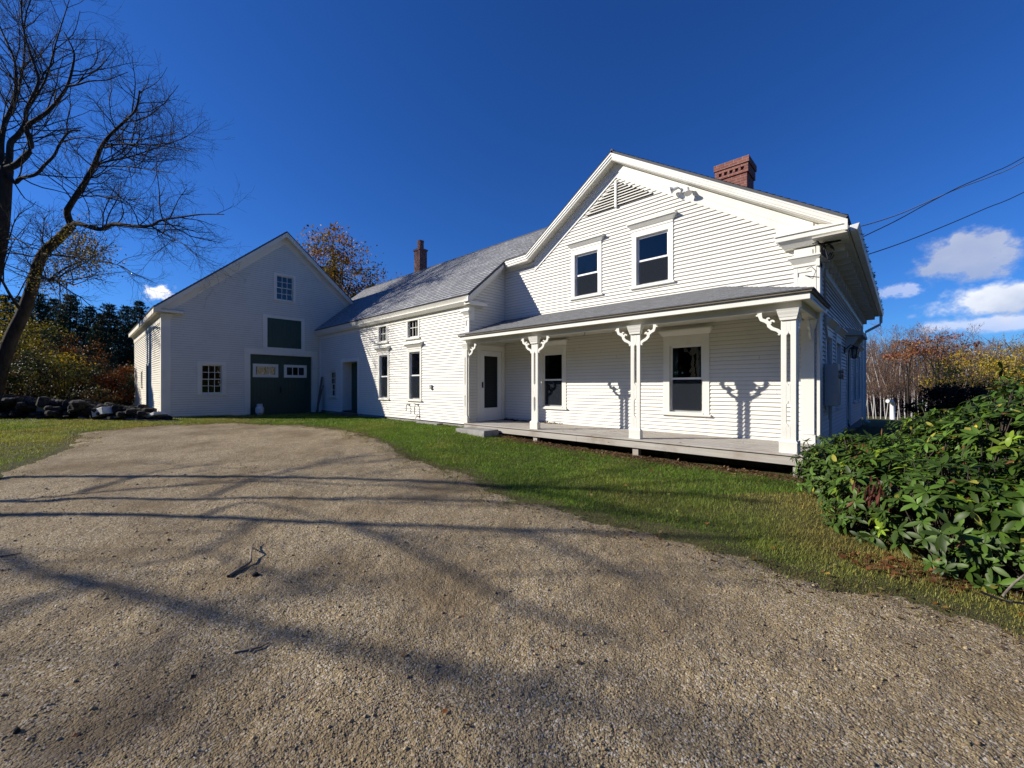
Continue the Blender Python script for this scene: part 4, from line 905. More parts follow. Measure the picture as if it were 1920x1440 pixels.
def px_tree(name, label, limbs, seed, trunk_mat='bark_dk', base=None, cfg=CFG, group=None):
    rs = np.random.RandomState(seed); tr = Tubes(); tw = Tubes()
    for pts, d0, d1, r0, r1, main in limbs:
        k = len(pts); P = [at(u, v, d0 + (d1 - d0) * i / (k - 1)) for i, (u, v) in enumerate(pts)]
        if main == 2: P[0][2] = g1(P[0][0], P[0][1]) - .2
        o, rr = limb(tr, P, r0, r1, 10 if main else 7)
        if main != 2: grow(tw, rs, o, rr, 0, cfg)
        else:
            h = len(o) // 2; grow(tw, rs, o[h:], rr[h:], 0, [dict(CFG[0], dens=.8)] + cfg[1:])
    b = limbs[0]; p = at(*b[0][0], b[1]); p[2] = g1(p[0], p[1])
    t = empty(name, p, label, 'tree', group); tr.build('trunk', M[trunk_mat], t); tw.build('twigs', M[trunk_mat], t); return t
limbsA = [
 ([(-20, 800), (2, 690), (22, 632), (44, 586), (60, 540), (68, 508), (82, 474), (110, 448), (134, 424)], 18.0, 18.2, 0.270, 0.160, 2),
 ([(134, 424), (126, 400), (131, 386), (160, 340), (177, 308), (187, 282), (202, 258), (233, 228), (254, 206), (262, 170)], 18.2, 14.8, 0.144, 0.022, 1),
 ([(134, 424), (146, 419), (187, 430), (213, 420), (250, 424), (283, 423), (302, 413), (340, 407), (378, 402), (420, 402)], 18.2, 14.7, 0.115, 0.014, 1),
 ([(177, 311), (200, 303), (240, 295), (283, 281), (320, 268), (352, 256)], 17.8, 16.4, 0.048, 0.010, 0),
 ([(180, 312), (235, 312), (280, 318), (330, 325)], 17.8, 14.7, 0.038, 0.009, 0),
 ([(196, 277), (225, 270), (285, 272), (330, 278), (368, 286)], 17.4, 14.2, 0.048, 0.010, 0),
 ([(160, 342), (150, 366), (187, 367), (233, 373), (270, 376)], 18.0, 15.2, 0.038, 0.010, 0),
 ([(283, 424), (310, 440), (340, 455), (368, 478)], 17.5, 14.8, 0.034, 0.007, 0),
 ([(72, 520), (100, 525), (118, 527), (138, 534)], 18.0, 15.2, 0.067, 0.026, 0),
 ([(82, 476), (120, 480), (180, 488), (230, 500), (250, 520)], 18.0, 15.0, 0.048, 0.009, 0),
 ([(44, 588), (20, 555), (0, 520), (-30, 480), (-50, 420)], 18.0, 16.3, 0.067, 0.018, 0),
 ([(210, 250), (240, 262), (300, 256), (345, 244)], 17.2, 14.7, 0.034, 0.009, 0),
]
treeA = px_tree('bare_tree', 'leaning bare tree with a crooked mossy trunk at the left of the driveway', limbsA, 5)
limbsB = [
 ([(-70, 800), (-40, 620), (-8, 460), (2, 400), (8, 340), (13, 315)], 17.4, 17.2, 0.421, 0.200, 2),
 ([(13, 322), (27, 342), (40, 334), (67, 327), (84, 309), (101, 292), (112, 270), (130, 247), (150, 245)], 17.2, 16.6, 0.088, 0.030, 0),
 ([(13, 316), (34, 306), (58, 276), (50, 240), (72, 222), (91, 208), (113, 182), (127, 159), (137, 122), (138, 96), (120, 60)], 17.2, 16.4, 0.127, 0.020, 1),
 ([(127, 162), (148, 158), (168, 152), (200, 150), (222, 142), (240, 135)], 16.6, 16.1, 0.039, 0.010, 0),
 ([(14, 310), (18, 292), (20, 268), (35, 252), (47, 232), (50, 206), (67, 170), (72, 146), (58, 104), (47, 68), (40, 20), (45, -40)], 17.2, 17.7, 0.127, 0.020, 1),
 ([(78, 150), (82, 137), (100, 118), (100, 97), (137, 64), (150, 20)], 17.4, 18.0, 0.039, 0.010, 0),
 ([(8, 330), (2, 280), (8, 235), (26, 190), (30, 150), (26, 110), (4, 60), (-20, 0)], 17.2, 18.2, 0.117, 0.020, 1),
 ([(10, 320), (-30, 260), (-60, 180), (-80, 60)], 17.2, 17.2, 0.137, 0.030, 1),
 ([(112, 268), (150, 258), (200, 263), (232, 262)], 16.9, 15.8, 0.029, 0.010, 0),
 ([(0, 250), (30, 190), (45, 110), (50, 20), (90, -60)], 17.8, 19.1, 0.058, 0.015, 0),
 ([(50, 208), (85, 150), (105, 80), (130, 0)], 17.6, 15.8, 0.049, 0.012, 0),
 ([(0, 452), (30, 448), (62, 468)], 17.2, 16.6, 0.049, 0.015, 0),
 ([(-30, 500), (15, 475), (60, 480)], 18.5, 18.0, 0.049, 0.015, 0),
]
treeB = px_tree('bare_tree', 'tall bare tree with a thick upright trunk at the far left edge', limbsB, 9)
# yellow leaves still hanging in the leaning tree
n = 3200; ctr = np.array([at(u, v, dd) for u, v, dd in ((150, 445, 18), (165, 470, 17.8), (140, 490, 18), (110, 505, 18), (175, 485, 17.5), (90, 530, 18), (150, 470, 18.3))])
pos = ctr[npr.randint(0, len(ctr), n)] + npr.normal(0, .38, (n, 3)); cl = np.array([(.30, .22, .03), (.22, .20, .04), (.38, .24, .05)])[npr.randint(0, 3, n)] * npr.uniform(.6, 1.3, (n, 1))
V, F, C = leaf_cards(pos, rvec(n, npr), rvec(n, npr), npr.uniform(.06, .12, n), npr.uniform(.04, .07, n), cl * 1.25)
np_mesh('leaves', V, F, M['leaf'], treeA, colr=C)['label'] = 'last yellow leaves clinging to the leaning trunk'

# trees beside the drive whose shadows cross it
def shadow_pts(px, lt0, lt1):
    out = []
    for i, (u, v) in enumerate(px):
        S = on_ground(u, v); lt = lt0 + (lt1 - lt0) * i / max(1, len(px) - 1); k = (S.dot(RT) - lt) / LIGHT.dot(RT); out.append(S - LIGHT * k)
    return out
SCFG = [dict(dens=1.5, len=1.6, r=.018, wig=.15, seg=5, n=4, t0=.25, rmin=.006), dict(dens=3.4, len=.8, r=.009, wig=.2, seg=4, rmin=.005), dict(dens=4, len=.4, r=.006, wig=.2, seg=3, rmin=.004)]
def shadow_tree(label, trunk, limbs, seed, rad):
    rs = np.random.RandomState(seed); tr = Tubes(); tw = Tubes(); P = shadow_pts(*trunk); b = P[0].copy(); b = b - .25 * (P[1] - P[0]) / np.linalg.norm(P[1] - P[0]) * b[2] * 0; b[2] = g1(b[0], b[1]) - .2
    o, rr = limb(tr, [b] + P, rad[0], rad[1], 9); h = len(o) // 3; grow(tw, rs, o[h:], rr[h:], 0, SCFG)
    for px, l0, l1, r0, r1 in limbs:
        q, rq = limb(tr, shadow_pts(px, l0, l1), r0, r1, 7); grow(tw, rs, q, rq, 0, SCFG)
    b[2] += .2; t = empty('bare_tree', b, label, 'tree', 'bare trees beside the drive'); tr.build('trunk', M['bark'], t); tw.build('twigs', M['bark'], t)
shadow_tree('bare tree whose straight shadow crosses the middle of the gravel drive', ([(0, 967), (320, 969), (640, 983), (940, 995), (1250, 1005), (1420, 1012)], -14, -14.2),
  [([(660, 986), (690, 1000), (760, 1025), (860, 1075), (920, 1110), (1000, 1150), (1080, 1172), (1180, 1215)], -14.05, -13.2, .042, .02),
   ([(960, 996), (1010, 1008), (1080, 1040), (1180, 1082), (1250, 1115), (1320, 1160)], -14.1, -13.5, .036, .018),
   ([(480, 975), (430, 1015), (340, 1050), (250, 1068)], -14, -13.6, .028, .015), ([(380, 970), (470, 945), (560, 960), (700, 1000)], -14, -14.6, .03, .015)], 21, (.075, .04))
shadow_tree('bare tree casting the thin paired shadow lines across the gravel drive', ([(0, 942), (120, 937), (390, 937), (640, 937), (840, 940), (960, 945), (1150, 960), (1300, 975)], -14.6, -15),
  [([(0, 942), (180, 925), (400, 909), (560, 905), (640, 911), (760, 913), (860, 922)], -14.6, -15.2, .03, .018),
   ([(390, 934), (470, 905), (560, 880), (640, 862), (700, 855)], -15, -15.6, .035, .015), ([(150, 925), (260, 895), (330, 880), (420, 870)], -14.6, -15.5, .03, .012)], 22, (.062, .03))
shadow_tree('bare tree casting the broad soft limb shadow over the near gravel', ([(-500, 985), (-250, 1000), (0, 1040), (45, 1062), (110, 1085)], -19, -19),
  [([(110, 1085), (200, 1100), (300, 1128), (400, 1155), (520, 1185), (640, 1215), (760, 1240), (860, 1260), (1000, 1290), (1100, 1330)], -19.0, -18.3, .066, .042),
   ([(45, 1062), (150, 1105), (60, 1132), (0, 1160), (-80, 1200)], -19.0, -18.6, .034, .02), ([(760, 1240), (900, 1330), (1000, 1400), (1060, 1460)], -18.5, -18.2, .03, .02),
   ([(1000, 1290), (1140, 1250), (1210, 1290), (1270, 1350), (1330, 1420)], -18.4, -18.0, .032, .02), ([(520, 1185), (380, 1290), (250, 1370), (120, 1440)], -18.6, -18.3, .026, .016), ([(400, 1155), (560, 1110), (640, 1060)], -18.8, -18.6, .03, .015)], 23, (.06, .05))
shadow_tree('bare tree whose branch shadows fall on the lawn before the porch', ([(-300, 900), (200, 895), (700, 900), (1000, 915), (1250, 925), (1450, 945)], -16, -16),
  [([(900, 910), (1050, 930), (1200, 960), (1330, 985)], -16, -15.6, .05, .02), ([(1100, 918), (1250, 905), (1380, 900), (1480, 905)], -16, -16.4, .05, .02), ([(1000, 915), (1120, 890), (1200, 875)], -16, -16.5, .04, .015)], 24, (.09, .05))

# ------------------------------------------------------------------ generic leafy trees, shrubs, pines
def leafy(name, label, cat, base, H, Rr, cols, nleaf, seed, clumps=40, leaf=(.06, .12), trunk=.12, cz=.62, rz=.40, stems=1, group=None, mat='bark_dk', sparse=.55, flat=1.0):
    rs = np.random.RandomState(seed); t = empty(name, base, label, cat, group); T = Tubes(); C = np.array(base) + np.array((0, 0, H * cz))
    d = rvec(clumps, rs); ctr = C + d * np.array((Rr, Rr, H * rz)) * (rs.rand(clumps, 1) ** .45)
    ctr += rs.normal(0, .08 * Rr, ctr.shape)
    if stems == 1:
        top = C + np.array((rs.normal(0, .1*Rr), rs.normal(0, .1*Rr), H * rz * .75)); o, rr = limb(T, [np.array(base) - (0, 0, .15), np.array(base) * .5 + top * .5 + rs.normal(0, .04*H, 3) * (1, 1, 0), top], trunk, trunk * .15, 7, 5)
        for c in ctr:
            k = rs.randint(len(o) // 4, len(o)); p = o[k]; T.add(np.array([p, p*.5 + c*.5 + rs.normal(0, .06*Rr, 3), c]), np.array((rr[k]*.5, rr[k]*.3, .006)), 3)
    else:
        for c in ctr:
            b = np.array(base) + rs.normal(0, .12*Rr, 3) * (1, 1, 0) - (0, 0, .1); T.add(np.array([b, b*.55 + c*.45 + rs.normal(0, .08*Rr, 3), c]), np.array((trunk*.3, trunk*.2, .004)), 3)
    T.build('trunk' if stems == 1 else 'stem', M[mat], t)
    n = nleaf; ci = rs.randint(0, clumps, n); pos = ctr[ci] + rs.normal(0, 1, (n, 3)) * Rr * .62 / clumps ** .36 * np.array((1, 1, .75 * flat)) * rs.uniform(.5, 1.2, clumps)[ci][:, None]
    cc = np.array(cols)[rs.randint(0, len(cols), clumps)][ci] * rs.uniform(.55, 1.4, (n, 1)) * rs.uniform(.7, 1.25, clumps)[ci][:, None]; L = rs.uniform(leaf[0], leaf[1], n)
    pos[:, 2] = np.maximum(pos[:, 2], base[2] + .03)
    V, F, C2 = leaf_cards(pos, rvec(n, rs), rvec(n, rs) + (0, 0, .6), L, L * rs.uniform(.45, .75, n), cc); np_mesh('crown' if stems == 1 else 'foliage', V, F, M['leaf'], t, colr=np.clip(cc.repeat(4, 0), 0, .7)); return t
def gp(u, dep): p = at(u, HZ, dep); return np.array((p[0], p[1], g1(p[0], p[1])))
def topz(v, dep): return EYE + (HZ - v) / FPX * dep
OR = [(.28, .13, .02), (.34, .19, .03), (.22, .10, .02), (.30, .21, .04), (.15, .11, .03)]
b = gp(628, 34); leafy('maple_tree', 'orange leaved tree rising behind the barn roof and the wing ridge', 'tree', b, topz(428, 34) - b[2], 4.6, OR, 8500, 31, 95, (.14, .26), .28, .70, .28)
b = gp(735, 40); leafy('maple_tree', 'small dark orange treetop just left of the wing chimney', 'tree', b, topz(505, 40) - b[2], 2.6, [(.14, .07, .02), (.20, .10, .03)], 1600, 32, 40, (.14, .24), .2, .75, .22)
# pines behind the left side
def pine_mesh(seed, H):
    rs = np.random.RandomState(seed); T = Tubes(); T.add(np.array([(0, 0, -.3), (rs.normal(0, .1), rs.normal(0, .1), H*.5), (0, 0, H)]), np.array((.20, .13, .02)), 7); P, D, L = [], [], []
    z = H * .10
    while z < H * .985:
        f = 1 - z / H; nb = rs.randint(5, 8); a0 = rs.uniform(0, 6.28)
        for k in range(nb):
            a = a0 + k * 6.28 / nb + rs.normal(0, .2); ln = (H * .25 * f ** .75 + .15) * rs.uniform(.55, 1.2); d = np.array((math.cos(a), math.sin(a), .30 - .35 * f)); pts = np.array([(0, 0, z), d * ln * .6 + (0, 0, z), d * ln + (0, 0, z + .12 * ln)]); T.add(pts, np.array((.03, .018, .006)), 3)
            m = int(16 + 44 * ln); s = rs.uniform(.2, 1, m); q = pts[0] + (pts[2] - pts[0]) * s[:, None] + rs.normal(0, .10 + .05 * ln, (m, 3)) * (1, 1, .5); P.append(q); dd = d[None] * .8 + rs.normal(0, .6, (m, 3)) + (0, 0, .35); D.append(dd); L.append(rs.uniform(.18, .42, m))
        z += H * .026 * rs.uniform(.7, 1.4) + .1
    P = np.concatenate(P); D = np.concatenate(D); L = np.concatenate(L); n = len(P); cc = np.array((.022, .042, .020)) * rs.uniform(.5, 1.7, (n, 1)); V, F, C = leaf_cards(P, D, rvec(n, rs) + (0, 0, 1), L, L * .30, cc); return T, V, F, C
def pine(protos, k, base, H, label):
    t = empty('pine_tree', base, label, 'tree', 'dark pines behind the barn'); s = H / 12.0; t.scale = (s, s, s); t.rotation_euler = (0, 0, rnd.uniform(0, 6.28))
    for o in protos[k]: c = o.copy(); col.objects.link(c); c.parent = t
    return t
protos = []
for k in range(3):
    T, V, F, C = pine_mesh(40 + k, 12.0); h = empty('pine_tree', (0, 0, 0), 'x', 'tree'); protos.append([T.build('trunk', M['bark_dk'], h), np_mesh('crown', V, F, M['needle'], h, colr=C)]); h['proto'] = 1
PL = [(262, 566, 40), (236, 574, 47), (205, 566, 39), (168, 574, 44), (132, 548, 38), (100, 560, 44), (72, 545, 40), (40, 556, 46), (8, 548, 40), (-30, 540, 44), (285, 590, 46), (188, 590, 36), (115, 590, 34), (55, 590, 35)]
ORD = ['first', 'second', 'third', 'fourth', 'fifth', 'sixth', 'seventh', 'eighth', 'ninth', 'tenth', 'eleventh', 'twelfth', 'thirteenth', 'fourteenth']
for i, (u, v, dep) in enumerate(sorted(PL, key=lambda q: -q[0])):
    b = gp(u, dep); pine(protos, i % 3, b, topz(v, dep) - b[2], f'{ORD[i]} dark green pine counted leftwards from the barn eave')
for i in range(0):
    b = ld(-42 - 3 * (i % 3), 16 + i * 5.5); b[2] = g1(b[0], b[1]); pine(protos, i % 3, b, 13 + (i % 3), 'unseen dark pine added to shade the left undergrowth')
for lat, dep, H in ((-33, 14.6, 8.6), (-35, 15.6, 10.5), (-32, 16.6, 9.5)):  # out-of-view pines added to throw shade on the stone wall
    b = ld(lat, dep); b[2] = g1(b[0], b[1]); pine(protos, int(dep) % 3, b, H, 'unseen dark pine added to shade the left undergrowth')
for pr in protos:
    h = pr[0].parent
    for o in pr: bpy.data.objects.remove(o)
    bpy.data.objects.remove(h)
# autumn undergrowth at the left
YL = [(.36, .26, .03), (.27, .21, .03), (.16, .15, .03)]; GR = [(.035, .055, .015), (.05, .065, .018), (.03, .04, .014)]; RO = [(.20, .055, .015), (.26, .085, .015), (.13, .05, .015)]; BR_ = [(.09, .055, .02), (.06, .045, .02), (.12, .065, .02)]
for (u, vt, dep, rad, cols, nl, lab) in (
  (20, 545, 22, 2.0, YL, 3800, 'yellow leaved sapling behind the leaning trunk'), (75, 590, 24, 1.7, YL + GR, 3000, 'yellow green sapling just right of the leaning trunk'),
  (-40, 520, 24, 2.2, YL + OR, 3600, 'golden leaved tree at the left picture edge'), (120, 610, 25, 1.8, BR_ + RO, 2600, 'rust brown thicket shrub under the pines'),
  (60, 660, 20, 1.6, GR + BR_, 2800, 'dark olive shrub behind the stone wall'), (125, 668, 20.5, 1.5, GR + YL, 2800, 'dull green shrub above the pale boulder'),
  (10, 680, 19, 1.5, BR_ + GR, 2600, 'dark brown shrub at the foot of the leaning tree'), (165, 655, 24, 1.4, BR_, 2400, 'brown twiggy shrub in front of the pines'),
  (202, 690, 21.5, 1.15, RO, 2800, 'bright red orange shrub left of the barn'), (238, 700, 23, .9, [(.03, .06, .03)], 2200, 'dark green shrub against the barn corner'), (243, 685, 28, 1.0, [(.2, .13, .05), (.26, .16, .05)], 1500, 'tan leaved shrub beside the barn side wall'), (180, 725, 19, .8, BR_ + GR, 1500, 'low weedy shrub behind the scrap boards')):
    b = gp(u, dep); leafy('autumn_shrub', lab, 'shrub', b, topz(vt, dep) - b[2], rad, cols, nl, abs(u) + dep * 3 and int(abs(u) + vt), 34, (.07, .14), .10, .52, .48, stems=6, group='autumn shrubs at the wood edge')

# ------------------------------------------------------------------ rhododendron bush
def rhodo():
    rs = np.random.RandomState(77); lobes = [(4.22, 5.0, 0.42, 0.66), (4.4, 5.12, 0.75, 0.84), (4.55, 4.47, 0.8, 0.92), (4.8, 4.07, 0.8, 1.18), (4.92, 3.72, 0.85, 1.52), (3.8, 4.07, 0.58, 0.8), (3.82, 3.5, 0.58, 0.9), (3.98, 3.07, 0.55, 0.9), (4.45, 3.02, 0.7, 1.2), (5.7, 3.82, 1.0, 1.85), (5.7, 4.92, 1.0, 1.2)]
    Pt, Dr = [], []
    for (lat, dep, r, h) in lobes:
        c = ld(lat, dep); c[2] = g1(c[0], c[1]); n = int(300 * r * r + 170 * r * h); d = rvec(n, rs); d[:, 2] = np.where(d[:, 2] < -.2, -d[:, 2], d[:, 2]); rr = rs.uniform(.70, 1.04, (n, 1)) + (rs.rand(n, 1) < .12) * rs.uniform(.04, .20, (n, 1)); cz = h * .45
        p = c + np.array((0, 0, cz)) + d * rr * np.array((r, r, h - cz - .02)); p[:, 2] = np.where(d[:, 2] < 0, c[2] + cz + d[:, 2] * rr[:, 0] * (cz - .06), p[:, 2])
        Pt.append(p); Dr.append(nrm(d * .75 + (0, 0, .55)))
    Pt = np.concatenate(Pt); Dr = np.concatenate(Dr); keep = np.ones(len(Pt), bool)
    lowp = []
    for (lat, dep, r, h) in lobes:
        for q in range(int(110 * r)):
            a_ = rs.uniform(0, 6.28); c = ld(lat, dep); x_, y_ = c[0] + r * math.cos(a_) * rs.uniform(.72, 1.0), c[1] + r * math.sin(a_) * rs.uniform(.72, 1.0); lowp.append((x_, y_, g1(x_, y_) + rs.uniform(.05, .32)))
            Dr = np.concatenate((Dr, nrm(np.array([(math.cos(a_), math.sin(a_), .6)]))))
    Pt = np.concatenate((Pt, np.array(lowp))); keep = np.ones(len(Pt), bool)
    for (lat, dep, r, h) in lobes:
        c = ld(lat, dep); c[2] = g1(c[0], c[1]) + h * .45; q = (Pt - c) / np.array((r, r, h * .55)); keep &= (np.linalg.norm(q, axis=1) > .70)
    Pt, Dr = Pt[keep], Dr[keep]; n = len(Pt)
    base = ld(4.2, 4.0); base[2] = g1(base[0], base[1]); t = empty('rhododendron_bush', base, 'big glossy green rhododendron bush in the right foreground', 'bush')
    T = Tubes()
    for i in range(n):
        lo = lobes[int(np.argmin([np.hypot(*(Pt[i] - ld(a, b_))[:2]) for a, b_, _, _ in lobes]))]; b = ld(lo[0], lo[1]); b[2] = g1(b[0], b[1]); b[:2] += rs.normal(0, .12, 2)
        mid = b * .45 + Pt[i] * .55 + (0, 0, -.05); T.add(np.array([b, mid, Pt[i] - Dr[i] * .03, Pt[i] + Dr[i] * .02]), np.array((.007, .0055, .004, .003)), 4)
    T.build('stem', M['bark'], t)
    k = 9; N = n * k; P = Pt.repeat(k, 0); A = Dr.repeat(k, 0); ref = nrm(np.cross(A, rvec(n, rs).repeat(k, 0))); ref2 = np.cross(A, ref); ph = (np.tile(np.arange(k), n) * 2.4 + rs.uniform(0, 6.28, n).repeat(k) + rs.normal(0, .2, N))[:, None]
    rad = ref * np.cos(ph) + ref2 * np.sin(ph); el = rs.uniform(-.25, .85, N)[:, None] * np.tile(np.linspace(1.25, .5, k), n)[:, None]; d0 = nrm(rad * np.cos(el) + A * np.sin(el)); L = rs.uniform(.06, .135, N) * rs.uniform(.7, 1.2, n).repeat(k); W = L * rs.uniform(.27, .36, N); side = nrm(np.cross(d0, A)); up = np.cross(side, d0); dro = rs.uniform(-.05, .55, N)
    ts = np.array((0, .12, .35, .62, .85, 1)); ws = np.array((.06, .3, .92, 1, .62, .04)); V = []
    for t_, w_ in zip(ts, ws):
        cpt = P + d0 * (L * t_)[:, None] - A * (L * dro * t_ * t_)[:, None]
        V += [cpt - side * (W * .5 * w_)[:, None] + up * (W * .10 * w_)[:, None], cpt, cpt + side * (W * .5 * w_)[:, None] + up * (W * .10 * w_)[:, None]]
    V = np.stack(V, 1); fb = []
    for r in range(5): 
        for c in range(2): fb.append((r*3+c, r*3+c+1, r*3+c+4, r*3+c+3))
    F = (np.arange(N)[:, None, None] * 18 + np.array(fb)[None]).reshape(-1, 4)
    cl = np.array((.055, .104, .014)) * rs.uniform(.5, 1.5, (N, 1)) * rs.uniform(.6, 1.4, n).repeat(k)[:, None]
    yel = (rs.rand(N) < .022); cl[yel] = np.array((.26, .25, .04)) * rs.uniform(.6, 1.2, (yel.sum(), 1)); lim = (rs.rand(n) < .07).repeat(k); cl[lim] = cl[lim] * np.array((2.4, 1.9, 1.2)); br = rs.rand(N) < .012; cl[br] = (.16, .07, .025)
    np_mesh('foliage', V.reshape(-1, 3), F, M['rhodo'], t, colr=np.repeat(cl, 18, 0), smooth=True)
    # withered red brown leaf bunches
    q = np.concatenate([at(u, v, d) + rs.normal(0, .05, (40, 3)) for u, v, d in ((1640, 915, 3.75), (1672, 918, 3.75), (1655, 930, 3.75))]); m = len(q); V, F, C = leaf_cards(q, rs.normal(0, .25, (m, 3)) + (0, 0, -1), rvec(m, rs), rs.uniform(.08, .13, m), rs.uniform(.015, .028, m), np.array((.13, .04, .03)) * rs.uniform(.6, 1.4, (m, 1))); np_mesh('withered_leaves', V, F, M['leaf'], t, colr=C)
rhodo()
def smp_bush(n):
    la = npr.uniform(2.9, 4.6, n); dp = 2.62 + .55 * (4.6 - la) + npr.normal(0, .14, n); return la * RT[0] + dp * FW[0], la * RT[1] + dp * FW[1]
litter('bush_litter', 900, smp_bush, [(.20, .075, .03), (.14, .07, .035), (.16, .10, .05), (.26, .10, .04)], (.02, .07))
# bare sticks under the bush
for i, (pp, lab) in enumerate((([(1880, 1118), (1900, 1095), (1925, 1075)], 'pale crooked dead stick under the right end of the bush'), ([(1840, 1110), (1880, 1125), (1930, 1133)], 'thin grey dead stick lying along the bush foot'))):
    T = Tubes(); P = [at(u, v, 2.75) for u, v in pp]; limb(T, P, .009, .006, 6); o = T.build('dead_stick', M['stick'], loc=P[0]); tag(o, lab, 'stick')
b = gp(1800, 10.5); leafy('yew_bush', 'dark needled bush behind the rhododendron at the field edge', 'bush', b, topz(712, 10.5) - b[2], .85, [(.012, .02, .010), (.02, .028, .013)], 6000, 51, 40, (.05, .11), .08, .5, .5, stems=5)
b = gp(1905, 17); leafy('yellow_bush', 'golden yellow autumn bush beyond the rhododendron', 'bush', b, topz(645, 17) - b[2], 2.6, [(.42, .30, .02), (.34, .26, .03), (.24, .21, .03)], 11000, 52, 90, (.05, .10), .08, .56, .46, stems=5)
b = gp(2005, 16); leafy('yellow_bush', 'golden yellow bush at the right picture edge', 'bush', b, topz(640, 16) - b[2], 2.1, [(.42, .30, .02), (.30, .24, .03)], 5000, 53, 60, (.05, .10), .08, .56, .46, stems=5)

# ------------------------------------------------------------------ birch wood beyond the field
def birch_proto(seed, H):
    rs = np.random.RandomState(seed); a = Tubes(); c = Tubes(); o, rr = limb(a, [(0, 0, -.5), (rs.normal(0, .15), rs.normal(0, .15), H*.35), (rs.normal(0, .3), rs.normal(0, .3), H*.7), (rs.normal(0, .4), rs.normal(0, .4), H)], .045, .010, 6, 4)
    tips = []; k = len(o) // 4; grow(c, rs, o[k:], rr[k:], 0, [dict(dens=8, len=1.5, r=.020, wig=.12, seg=3, ang=(.3, .75), up0=.25, up=.02, rmin=.008, t0=.0), dict(dens=4.6, len=.8, r=.013, wig=.15, seg=2, rmin=.009)], tips)
    tips = np.array(tips); n = 90; p = tips[rs.randint(0, len(tips), n)] + rs.normal(0, .1, (n, 3)); L = rs.uniform(.08, .16, n); V, F, C = leaf_cards(p, rvec(n, rs), rvec(n, rs), L, L * .7, np.array([(.36, .18, .04), (.30, .20, .08), (.24, .12, .05)])[rs.randint(0, 3, n)]); return a, c, V, F, C
bp = []
for k in range(4):
    a, c, V, F, C = birch_proto(60 + k, 9.0); h = empty('birch_tree', (0, 0, 0), 'x', 'tree'); bp.append([a.build('trunk', M['birch'], h), c.build('twigs', M['twig'], h), np_mesh('leaves', V, F, M['leaf'], h, colr=C)])
rs = np.random.RandomState(5); BL = []
for i in range(84):
    u = 1615 + (2080 - 1615) * (i + rs.rand()) / 84; dep = rs.uniform(33, 52); BL.append((u, dep))
BL.sort()
for i, (u, dep) in enumerate(BL):
    b = gp(u, dep); vt = 640 - 14 * math.sin((u - 1600) / 55.0) + rs.normal(0, 9) + (12 if u < 1660 else 0); H = topz(vt, dep) - b[2]; f = max(.6, H / 9.0)
    lab = 'white stemmed bare birch beyond the field, standing among many alike'
    t = empty('birch_tree', b, lab, 'tree', 'bare birches beyond the field'); t.scale = (.8 + .25*rs.rand(),)*2 + (f,); t.rotation_euler = (rs.normal(0, .04), rs.normal(0, .04), rs.uniform(0, 6.28))
    for o in bp[i % 4]: c = o.copy(); col.objects.link(c); c.parent = t
for pr in bp:
    h = pr[0].parent
    for o in pr: bpy.data.objects.remove(o)
    bpy.data.objects.remove(h)
b = gp(1752, 31); leafy('oak_tree', 'tallest rust orange leaved tree above the birches', 'tree', b, topz(622, 31) - b[2], 2.6, [(.26, .10, .05), (.30, .14, .04), (.20, .08, .04)], 1700, 55, 40, (.10, .20), .14, .80, .16, flat=.5)
b = gp(1705, 34); leafy('oak_tree', 'smaller rust leaved treetop left of the tallest orange one', 'tree', b, topz(632, 34) - b[2], 1.5, [(.26, .10, .05), (.28, .13, .05)], 700, 56, 20, (.10, .20), .12, .82, .14, flat=.5)
# far mass of wood behind the birches
rs = np.random.RandomState(8); T = Tubes()
for i in range(3200):
    u = rs.uniform(1560, 2250); dep = rs.uniform(54, 70); b = gp(u, dep); H = topz(655 + rs.normal(0, 9), dep) - b[2]; p = wig(rs, b, (0, 0, 1), H * rs.uniform(.35, 1.0), 4, .09); T.add(p, np.linspace(.05, .02, 5), 3)
    for k in range(5):
        q = p[rs.randint(1, 5)]; T.add(wig(rs, q, rs.normal(0, .5, 3) + (0, 0, .8), rs.uniform(1, 2.6), 2, .15), np.array((.04, .03, .015)), 3)
tag(T.build('distant_woods', M['twig']), kind='stuff')

# unseen wood added behind and beside the viewer, dims skylight and window reflections
rs = np.random.RandomState(17); n = 15000; a = rs.uniform(R_(60), R_(285), n); rr = np.where(a < 1.9, rs.uniform(30, 38, n), rs.uniform(40, 50, n)); tops = 9 + 5 * vnoise(a * 14, a * 0 + 3); px = rr * (np.sin(a) * RT[0] + np.cos(a) * FW[0]); py = rr * (np.sin(a) * RT[1] + np.cos(a) * FW[1])
pos = np.stack((px, py, gz(px, py) + rs.rand(n) ** .8 * tops), 1); L = rs.uniform(.9, 2.2, n); cc = np.array([(.03, .045, .02), (.05, .045, .02), (.08, .05, .02)])[rs.randint(0, 3, n)] * rs.uniform(.6, 1.4, (n, 1))
V, F, C = leaf_cards(pos, rvec(n, rs), rvec(n, rs), L, L * .8, cc); tag(np_mesh('unseen_woods', V, F, M['leaf'], colr=C), kind='stuff')
SKYROT, SKYSTR, SKYSAT, SKYHUE, SUNSTR, EXPOSURE = 225, .068, 1.15, .5, 4.6, .43
SKYTINT = (.31, .69, 1.35)
